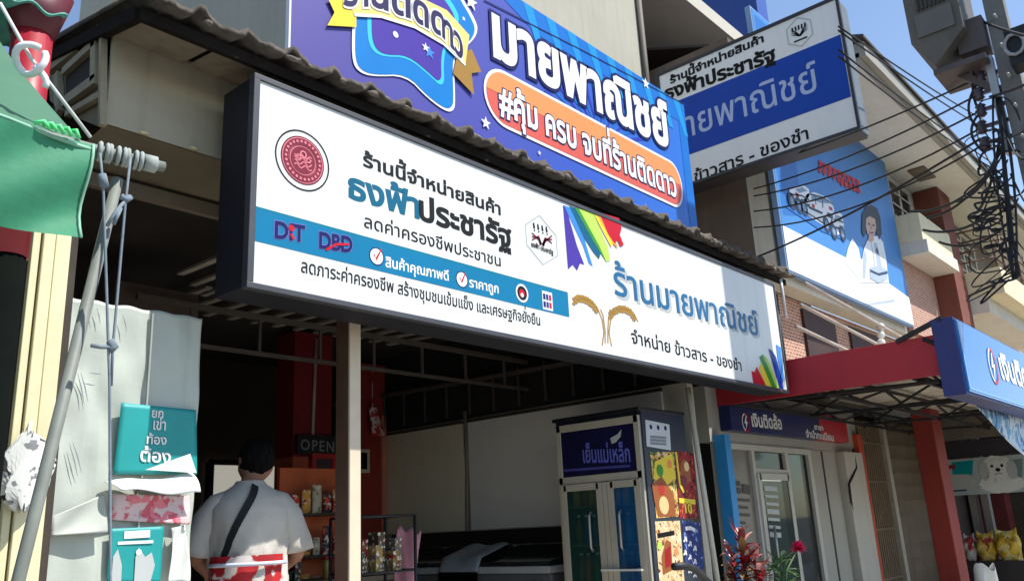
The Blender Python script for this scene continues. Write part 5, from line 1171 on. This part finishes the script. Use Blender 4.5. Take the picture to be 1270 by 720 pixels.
# ================================================================== LEFT FOREGROUND
gr_cloth = mat('green_tarp', (92, 142, 114), .6, .10, 3, bump=.12, trans=.45)
aw = thing('green_awning', 'faded green cloth awning tied to a pole at the upper left', 'awning', (.2, 2.4, 2.3))
tipx = at(115, 183, Y=2.2)
tl = at(0, 42, Y=2.85)
def awf(u, v):
    x = -1.8 + u * (tipx.x + 1.8); p = Vector((x, 2.2, tipx.z)); q = Vector((tl.x - .02 - (tipx.x - x), 2.85, tl.z)); r_ = p.lerp(q, v); r_.z += .012 * math.sin(u * 30 + v * 5) * (1 - v) - .03 * math.sin(v * math.pi); return r_
m_ = MB(); m_.grid(awf, 50, 14); m_.build('roof_cloth', gr_cloth, aw)
vb = at(98, 293, Y=2.2)
def vaf(u, v):
    x = -1.8 + u * (tipx.x + 1.8); k = v; zb = tipx.z + (vb.z - tipx.z) * k * (1 + .05 * math.sin(u * 14) - .18 * max(0, .9 - u)); xx = x + (vb.x - tipx.x) * v
    return (xx, 2.19 + .028 * math.sin(u * 19 + v * 3) * (.3 + v * .7) + .014 * math.sin(u * 47 + v * 7), zb + .006 * math.sin(u * 40))
m_ = MB(); m_.grid(vaf, 90, 12); m_.build('valance', mat('green_tarp_valance', (62, 148, 108), .6, .14, 4, bump=.2, trans=.3), aw)
m_ = MB(); m_.tube([awf(i / 50, 0) + Vector((0, -.006, .002)) for i in range(51)], .006, 6); m_.tube([Vector(vaf(.999, j / 8)) + Vector((0, -.004, 0)) for j in range(9)], .004, 6); m_.build('hem', mat('hem_pale_green', (130, 176, 150), .7, .1, 8), aw)
m_ = MB()
for i in range(5): 
    a = at(42 + i * 11, 153 + i * 2.4, Y=2.19); b = at(62 + i * 9, 160 + i * 3, Y=2.18); m_.tube([a, a.lerp(b, .5) + Vector((0, -.01, .01)), b], .006, 5)
m_.build('cloth_tie', mat('bright_green_tie', (90, 220, 130), .5, .1, 6), aw)
pl = thing('awning_pole', 'short weathered pole end wrapped in pale cord, carrying the green awning', 'pole', (.5, 2.22, 2.4))
a, b = at(108, 184, Y=2.24), at(203, 207, Y=2.24); m_ = MB(); m_.tube([(-1.8, 2.24, a.z - .02), a, b], [.018, .018, .016], 8); m_.build('shaft', grey_pipe, pl)
m_ = MB()
for i in range(8):
    t = .14 + i * .075 + .02 * math.sin(i * 2.2); c = a.lerp(b, t); m_.tube([(c.x + .004 * math.sin(k), c.y + .024 * math.cos(k * .7), c.z + .024 * math.sin(k * .7)) for k in range(10)], .006, 5)
c = a.lerp(b, .80); m_.tube([a.lerp(b, .72), a.lerp(b, .88)], .026, 8); m_.build('cord_wrapping', mat('pale_cord', (150, 156, 150), .85, .15, 30), pl)
dp = MB(); a2, b2 = at(146, 222, Y=2.27), at(22, 722, Y=2.27); b3 = a2.lerp(b2, 2.08); dp.tube([a2, b3], .0155, 10); tag(dp.build('prop_pole', grey_pipe), 'grey steel pole leaning from the awning down to the left', 'pole')
# guy ropes
g1 = MB(); g1.tube([at(124, 190, Y=2.2), at(128, 232, Y=2.2), at(136, 478, Y=2.2), at(137, 722, Y=2.2), (at(137, 740, Y=2.2).x, 2.2, .12)], .0036, 6); g1.tube([at(126, 216, Y=2.2), at(130, 232, Y=2.2)], .012, 6)
tag(g1.build('guy_rope', rope_m), 'grey guy rope hanging straight from the wrapped pole, left of its twin', 'rope')
g2 = MB(); g2.tube([at(162, 195, Y=2.2), at(156, 246, Y=2.2), at(140, 430, Y=2.2), at(138, 478, Y=2.2)], .0036, 6); g2.tube([at(150, 243, Y=2.2), at(157, 248, Y=2.2), at(162, 244, Y=2.2)], .009, 6); g2.tube([at(154, 250, Y=2.2), at(142, 265, Y=2.2), at(133, 280, Y=2.2)], .005, 6); g2.tube([at(150, 258, Y=2.2), at(141, 278, Y=2.2)], .005, 6)
g2.tube([at(136, 422, Y=2.2), at(142, 430, Y=2.2), at(136, 434, Y=2.2)], .011, 6); g2.tube([at(113, 428, Y=2.2), at(125, 430, Y=2.2), at(138, 430, Y=2.2)], .0055, 6)
tag(g2.build('guy_rope', rope_m), 'guy rope with a frayed knot hanging right of its twin from the wrapped pole', 'rope')
g3 = MB(); g3.tube([at(0, 4, Y=2.3), at(38, 72, Y=2.28), at(112, 170, Y=2.2)], .005, 6); tag(g3.build('guy_rope', mat('white_rope', (206, 206, 200), .8, .1, 30)), 'white rope running taut across the green awning from the upper left corner', 'rope')
rg = MB(); c = at(38, 74, Y=2.27); q = []
for i in range(22):
    t = i / 21; a = t * math.pi * 2 * .93 + 1.0; q.append(c + CR * (.040 * math.cos(a) * (1 - .1 * math.sin(a))) + CU * (.040 * math.sin(a)) + CF * .012 * math.sin(a * 2))
rg.tube(q, .0095, 8); q = [c + CR * (.012 + .03 * math.sin(i * .3)) + CU * (-.02 - .008 * i) for i in range(8)]; rg.tube(q, .009, 8)
tag(rg.build('plastic_hook', mat('white_plastic', (226, 226, 224), .35, .04, 8)), 'white plastic S hook threaded on the rope over the green awning', 'hook')
# red post and teal sheet behind the awning
rp_ = thing('red_post', 'dark red round post under a teal sheet behind the green awning', 'post', (.6, 3.0, .12))
c1, c2 = at(42, 30, Y=3.0), at(40, 90, Y=3.0); m_ = MB(); m_.tube([(c1.x, 3.0, .12), (c1.x, 3.0, 2.3)], .06, 14); m_.build('lower_shaft', mat('post_shade_black', (14, 17, 15), 1, .2, 6, spec=.05), rp_); m_ = MB(); m_.tube([(c1.x, 3.0, 2.3), (c1.x, 3.0, c1.z - .01)], .066, 16); m_.build('shaft', mat('post_red', (150, 26, 42), .45, .1, 5), rp_)  # black lower shaft: shade below the awning put into its colour
m_ = MB(); m_.tube([(c1.x, 3.0, c1.z - .05), (c1.x, 3.0, c1.z + .12)], [.072, .12], 16); m_.build('collar', mat('collar_maroon', (84, 24, 34), .5, .2, 6), rp_)
ts = MB(); p0 = at(84, 24, Y=2.9)
ts.grid(lambda u, v: (p0.x - 1.6 + 1.6 * u, 2.9 + .6 * v, p0.z + .0 + .14 * v + .014 * math.sin(u * 90)), 120, 1, thick=.008); tag(ts.build('teal_roof_sheet', mat('teal_sheet', (60, 140, 124), .5, .15, 4, streak=.2)), 'small teal corrugated roof sheet above the red post at the top left corner', 'roof sheet')
xs0_ = at(43, 290, Y=3.3).x
tag(MB().box(-2.5, xs0_, 3.30, 3.34, .12, 2.62).build('shade_panel', mat('shade_green_black', (17, 22, 19), 1, .3, 3, streak=.3, spec=.05)), 'very dark green panel added for the shade left of the cream folding door', 'door')  # added dark panel standing in for the neighbour's unlit interior
# cream folding door post
cp_ = thing('cream_post', 'cream painted folding door stack standing behind the leaning grey pole', 'post', (1.1, 3.2, .12))
xs = [at(41, 290, Y=3.2).x, at(53, 290, Y=3.2).x, at(70, 290, Y=3.2).x, at(91, 290, Y=3.2).x]
for i in range(3): MB().box(xs[i] + .002, xs[i + 1] - .004, 3.2 - .012 * (i % 2), 3.26, .13, 2.86).build('leaf', cream_steel, cp_, .003)
MB().box(xs[0], xs[3] + .03, 3.225, 3.27, .13, 2.86).build('backing', dark_timber, cp_)
bg_ = MB(); c = at(30, 580, Y=3.15); rn = random.Random(11)
bg_.grid(lambda u, v: (c.x + (.012 + .07 * math.sin(v * math.pi) ** .8) * math.cos(u * 6.28) * (1 + .3 * math.sin(u * 31 + v * 9)), 3.15 + .03 * math.sin(u * 6.28), c.z + .11 - .24 * v + .016 * math.sin(u * 37 + v * 11)), 36, 16, smooth=False)
bg_.tube([(c.x, 3.15, c.z + .1), (c.x + .02, 3.19, c.z + .16)], .006, 5)
tag(bg_.build('plastic_bag', blot('bag_print', (206, 206, 200), [(40, 36, 40), (120, 120, 120)], 16, .60)), 'knotted white and black plastic bag tied to the cream folding door', 'bag')
# white plastic covered panel with torn posters
pn = thing('poster_stand', 'tall panel wrapped in wrinkled white plastic and covered with torn posters', 'poster stand', (1.6, 3.62, .15))
NY = 3.62; tx0, tx1 = at(66, 375, Y=NY).x, at(251, 395, Y=NY).x; tz = at(185, 384, Y=NY).z; xm_ = at(183, 450, Y=NY).x
def pnf(u, v):
    x = tx0 + u * (tx1 - tx0); z = .2 + v * (tz - .2); return (x, NY + .003 * math.sin(u * 23 + v * 31) + .004 * math.sin(u * 9 - v * 47) * math.sin(v * 13) + .006 * max(0, math.sin((u * 2 + v * 5) * 3)) ** 6, z + .004 * math.sin(u * 30))
m_ = MB(); m_.grid(pnf, 44, 130, thick=(0, .03, 0)); m_.build('plastic_wrap', mat('wrap_white', (178, 184, 172), .45, .10, 3, bump=.25, streak=.2), pn)
MB().box(tx0 + .01, tx1 - .01, NY + .036, NY + .07, .15, tz - .01).build('board', dark_timber, pn)
m_ = MB(); m_.box(xm_ - .004, xm_ + .004, NY - .022, NY - .012, .25, tz - .02); m_.build('shadow_edge_strip', mat('shadow_edge_grey', (150, 152, 146), .5, .1, 6), pn)  # thin grey strip drawn along the edge of the sign's cast shadow
TP = NY - .024
def curl(pts_px, M, name, n=14, bulge=.006, dy=0):
    q = [at(*p, Y=TP) for p in pts_px]; mm = MB()
    def f(u, v):
        p = q[0].lerp(q[1], u).lerp(q[3].lerp(q[2], u), v); p.y += -bulge * math.sin(u * 5 + v * 4) - dy * v * v - .003; return p
    mm.grid(f, n, n, thick=(0, .0015, 0)); return mm.build(name, M, pn)
p1_ = curl([(150, 499), (243, 508), (244, 588), (140, 588)], mat('poster_teal', (18, 142, 140), .5, .10, 5), 'teal_poster', bulge=.0012)
A = Art(TP - .012, 'Y', .001)
A.P = TP - .0062
A.text('เข่า', (190, 532), (205, 533), .036, W_, 1, .02); A.text('ท้อง', (182, 549.5), (206, 551), .030, W_, 1, .02); A.text('ต้อง', (174, 571), (211, 574), .042, W_, 1, .02); A.text('ยก', (188, 517), (202, 518), .03, W_, 1, .02)
A.build('poster_lettering', pn)
q0, q1, q2, q3 = at(137, 596, Y=NY - .09), at(246, 586, Y=NY - .1), at(249, 612, Y=NY - .09), at(150, 608, Y=NY - .1)
m_ = MB(); m_.grid(lambda u, v: q0.lerp(q1, u).lerp(q3.lerp(q2, u), v) + Vector((0, .06 * (1 - v) ** 3, .008 * math.sin(u * 8))), 16, 8, thick=(0, .002, 0)); m_.build('folded_flap', mat('paper_white', (226, 226, 222), .6, .03, 4), pn)
m_ = MB(); a_, b_, c_ = at(180, 582, Y=TP - .02), at(236, 562, Y=TP - .02), at(244, 586, Y=TP - .06); m_.prism([a_, b_, c_], (0, .002, 0)); m_.build('folded_corner', mat('paper_grey', (178, 184, 184), .6, .03, 4), pn)
curl([(138, 612), (236, 614), (234, 650), (138, 644)], blot('poster_pink', (206, 182, 182), [(196, 84, 100), (214, 120, 130)], 16, .55), 'pink_poster')
curl([(136, 655), (203, 652), (198, 722), (132, 722)], mat('poster_teal', (18, 142, 140), .5, .10, 5), 'small_teal_poster', bulge=.0012)
A = Art(TP - .0062, 'Y', .001); A.line([(154, 663), (186, 661)], .03, W_, 1); A.line([(146, 673), (190, 671)], .012, W_, 1)
A.poly([(140, 690), (146, 680), (151, 700), (150, 722), (138, 722)], SILVER, 1); A.poly([(168, 690), (172, 678), (180, 690), (188, 684), (192, 700), (186, 722), (166, 722)], SILVER, 1); A.ring(A.uv(172, 684), 0, .012, W_, 2, 12); A.build('poster_figures', pn)
curl([(212, 654), (232, 650), (230, 722), (206, 722)], mat('paper_torn', (204, 206, 198), .7, .08, 8), 'torn_paper', bulge=.02, dy=.03)
curl([(62, 640), (130, 612), (130, 660), (62, 664)], mat('paper_grey2', (170, 174, 164), .6, .06, 5), 'torn_wrap', bulge=.01, dy=.02)
# marks on the wrap
A = Art(TP + .004, 'Y', .001)
for (a, b) in (((107, 388), (112, 408)), ((120, 382), (124, 402)), ((152, 390), (157, 412)), ((96, 462), (104, 500)), ((100, 462), (109, 498)), ((110, 462), (126, 464)), ((86, 550), (96, 590)), ((90, 548), (101, 586))): A.line([a, ((a[0] + b[0]) / 2 + .8, (a[1] + b[1]) / 2), b], [.002, .006, .002], GREY, 1)
A.build('scuff_mark', pn)
# distant houses glimpsed over the roof at the left
hb = thing('far_house', 'pale green house with a pinkish roof edge seen above the tiles at left', 'house', (2, 14, 0))
MB().box(-3, 7.5, 14, 14.3, 0, 8.2).build('wall', mat('far_green_wall', (176, 190, 160), .85, .08, 1.5, streak=.1), hb)
MB().box(3.4, 7.6, 13.5, 13.98, 8.2, 8.6).build('roof_edge', mat('roof_pink', (206, 150, 140), .8, .08, 2), hb); MB().box(-3, 2.0, 13.7, 13.99, 6.0, 7.3).build('brick_patch', brick_mat('peach_brick', (196, 150, 128), (210, 168, 146), (150, 120, 100), 3), hb)
MB().tube([at(316, 0, Y=13.4), at(296, 24, Y=13.4), at(280, 60, Y=13.4)], .05).build('downpipe', mat('pipe_green', (110, 130, 110), .6, .1, 5), hb)
# ================================================================== FRONT RIGHT: plants, rail, downspout
lf_red = mat('ti_leaf_red', (120, 26, 34), .4, .35, 10); lf_pale = mat('ti_leaf_pink', (214, 150, 140), .4, .2, 10); lf_olive = mat('ti_leaf_olive', (120, 90, 50), .5, .3, 9); lf_green = mat('leaf_green', (72, 110, 52), .45, .3, 9); pot_m = mat('terracotta_pot', (150, 92, 66), .85, .15, 5, streak=.15)
def leaf(mb, p, d, ln_, wd, mi=0, droop=.35):
    d = Vector(d).normalized(); up = Vector((0, 0, 1)); s_ = d.cross(up); s_ = s_.normalized() if s_.length > .05 else Vector((1, 0, 0)); vs = []; fs = []; n = 6
    for i in range(n + 1):
        t = i / n; c = Vector(p) + d * ln_ * t - up * droop * ln_ * t * t; w_ = wd * (math.sin(math.pi * min(1, t * .92 + .08)) ** .8); vs += [c + s_ * w_, c - up * w_ * .35, c - s_ * w_]
    for i in range(n):
        for k in range(2): fs.append((i * 3 + k, i * 3 + k + 1, i * 3 + 4 + k, i * 3 + 3 + k))
    mb.add(vs, fs, mi, True)
def pot(t, x, y): MB().lathe((x, y, .12), [(.10, 0), (.15, .24), (.165, .26), (.165, .29), (.14, .29), (.13, .26)], 20).build('pot', pot_m, t)
c = at(922, 690, Y=2.9); t = thing('ti_plant', 'dark red leafed ti plant in front of the glass shopfront', 'plant', (c.x, c.y, .12)); pot(t, c.x, c.y)
MB().tube([(c.x, c.y, .35), (c.x + .01, c.y, .7), (c.x, c.y, c.z + .02)], [.02, .016, .01]).build('stem', dark_timber, t)
rn = random.Random(8); m_ = MB()
for (ox, oy, top, n_) in ((0, 0, .13, 60), (-.09, .04, .02, 40), (.10, -.03, .0, 44), (.03, -.09, -.1, 30)):
    for i in range(n_):
        f = i / (n_ - 1); z = c.z + top - .5 + .5 * f; a = i * 2.4 + rn.uniform(-.4, .4); el = -.1 + 1.35 * f ** 1.3 + rn.uniform(-.2, .2); d = (math.cos(a) * math.cos(el), math.sin(a) * math.cos(el), math.sin(el))
        leaf(m_, (c.x + ox, c.y + oy, z), d, rn.uniform(.12, .24), rn.uniform(.014, .032), (1 if rn.random() < .35 else 0) if f > .8 else rn.choice((0, 0, 0, 2, 2)), rn.uniform(.1, .8))
m_.build('foliage', [lf_red, lf_pale, lf_olive], t)
c = at(968, 700, Y=2.95); fl = at(990, 679, Y=2.95); t = thing('flowering_plant', 'green potted plant with a bright pink flower beside the red ti plant', 'plant', (c.x, c.y, .12)); pot(t, c.x, c.y)
m_ = MB(); m_.tube([(c.x, c.y, .35), (c.x, c.y, .7), c], [.014, .011, .008]); m_.tube([(c.x, c.y, .75), (c.x + .1, c.y, .95), fl], .006, 6); m_.build('stem', mat('stem_green', (70, 96, 50), .6, .2, 8), t)
m_ = MB()
for i in range(150):
    z = c.z - .45 + .52 * rn.random(); a = rn.uniform(0, 6.28); el = rn.uniform(-.1, 1.1); r_ = rn.uniform(0, .07); leaf(m_, (c.x + r_ * math.cos(a), c.y + r_ * math.sin(a), z), (math.cos(a) * math.cos(el), math.sin(a) * math.cos(el), math.sin(el)), rn.uniform(.08, .15), rn.uniform(.010, .019), rn.choice((0, 0, 1)), rn.uniform(.2, .7))
m_.build('foliage', [lf_green, mat('leaf_pale_green', (140, 166, 120), .4, .2, 9)], t)
m_ = MB(); 
for i in range(34):
    a = i * 2.4; el = 1.3 - 1.7 * i / 34; leaf(m_, fl, (math.cos(a) * math.cos(el), math.sin(a) * math.cos(el), math.sin(el)), .075, .016, 0, .15)
m_.build('flower', mat('flower_pink', (226, 34, 96), .45, .12, 12), t)
hr_ = MB(); hr_.tube([at(836, 702, Y=2.7), at(850, 701, Y=2.7), at(862, 705, Y=2.72), at(880, 722, Y=2.8), at(905, 760, Y=2.95)], .022, 10); e_ = at(905, 760, Y=2.95); hr_.tube([e_, (e_.x, e_.y, .12)], .02, 8); tag(hr_.build('handrail', black_metal), 'curved black steel handrail in front of the fridge at the bottom edge', 'handrail')
ds = MB(); ds.tube([at(968, 346, Y=3.22), at(970, 360, Y=3.22), at(975, 394, Y=3.22)], .016, 8); tag(ds.build('downspout', mat('spout_white', (220, 220, 216), .4, .05, 6)), 'short white plastic downspout at the right end of the tiled eave', 'downspout')
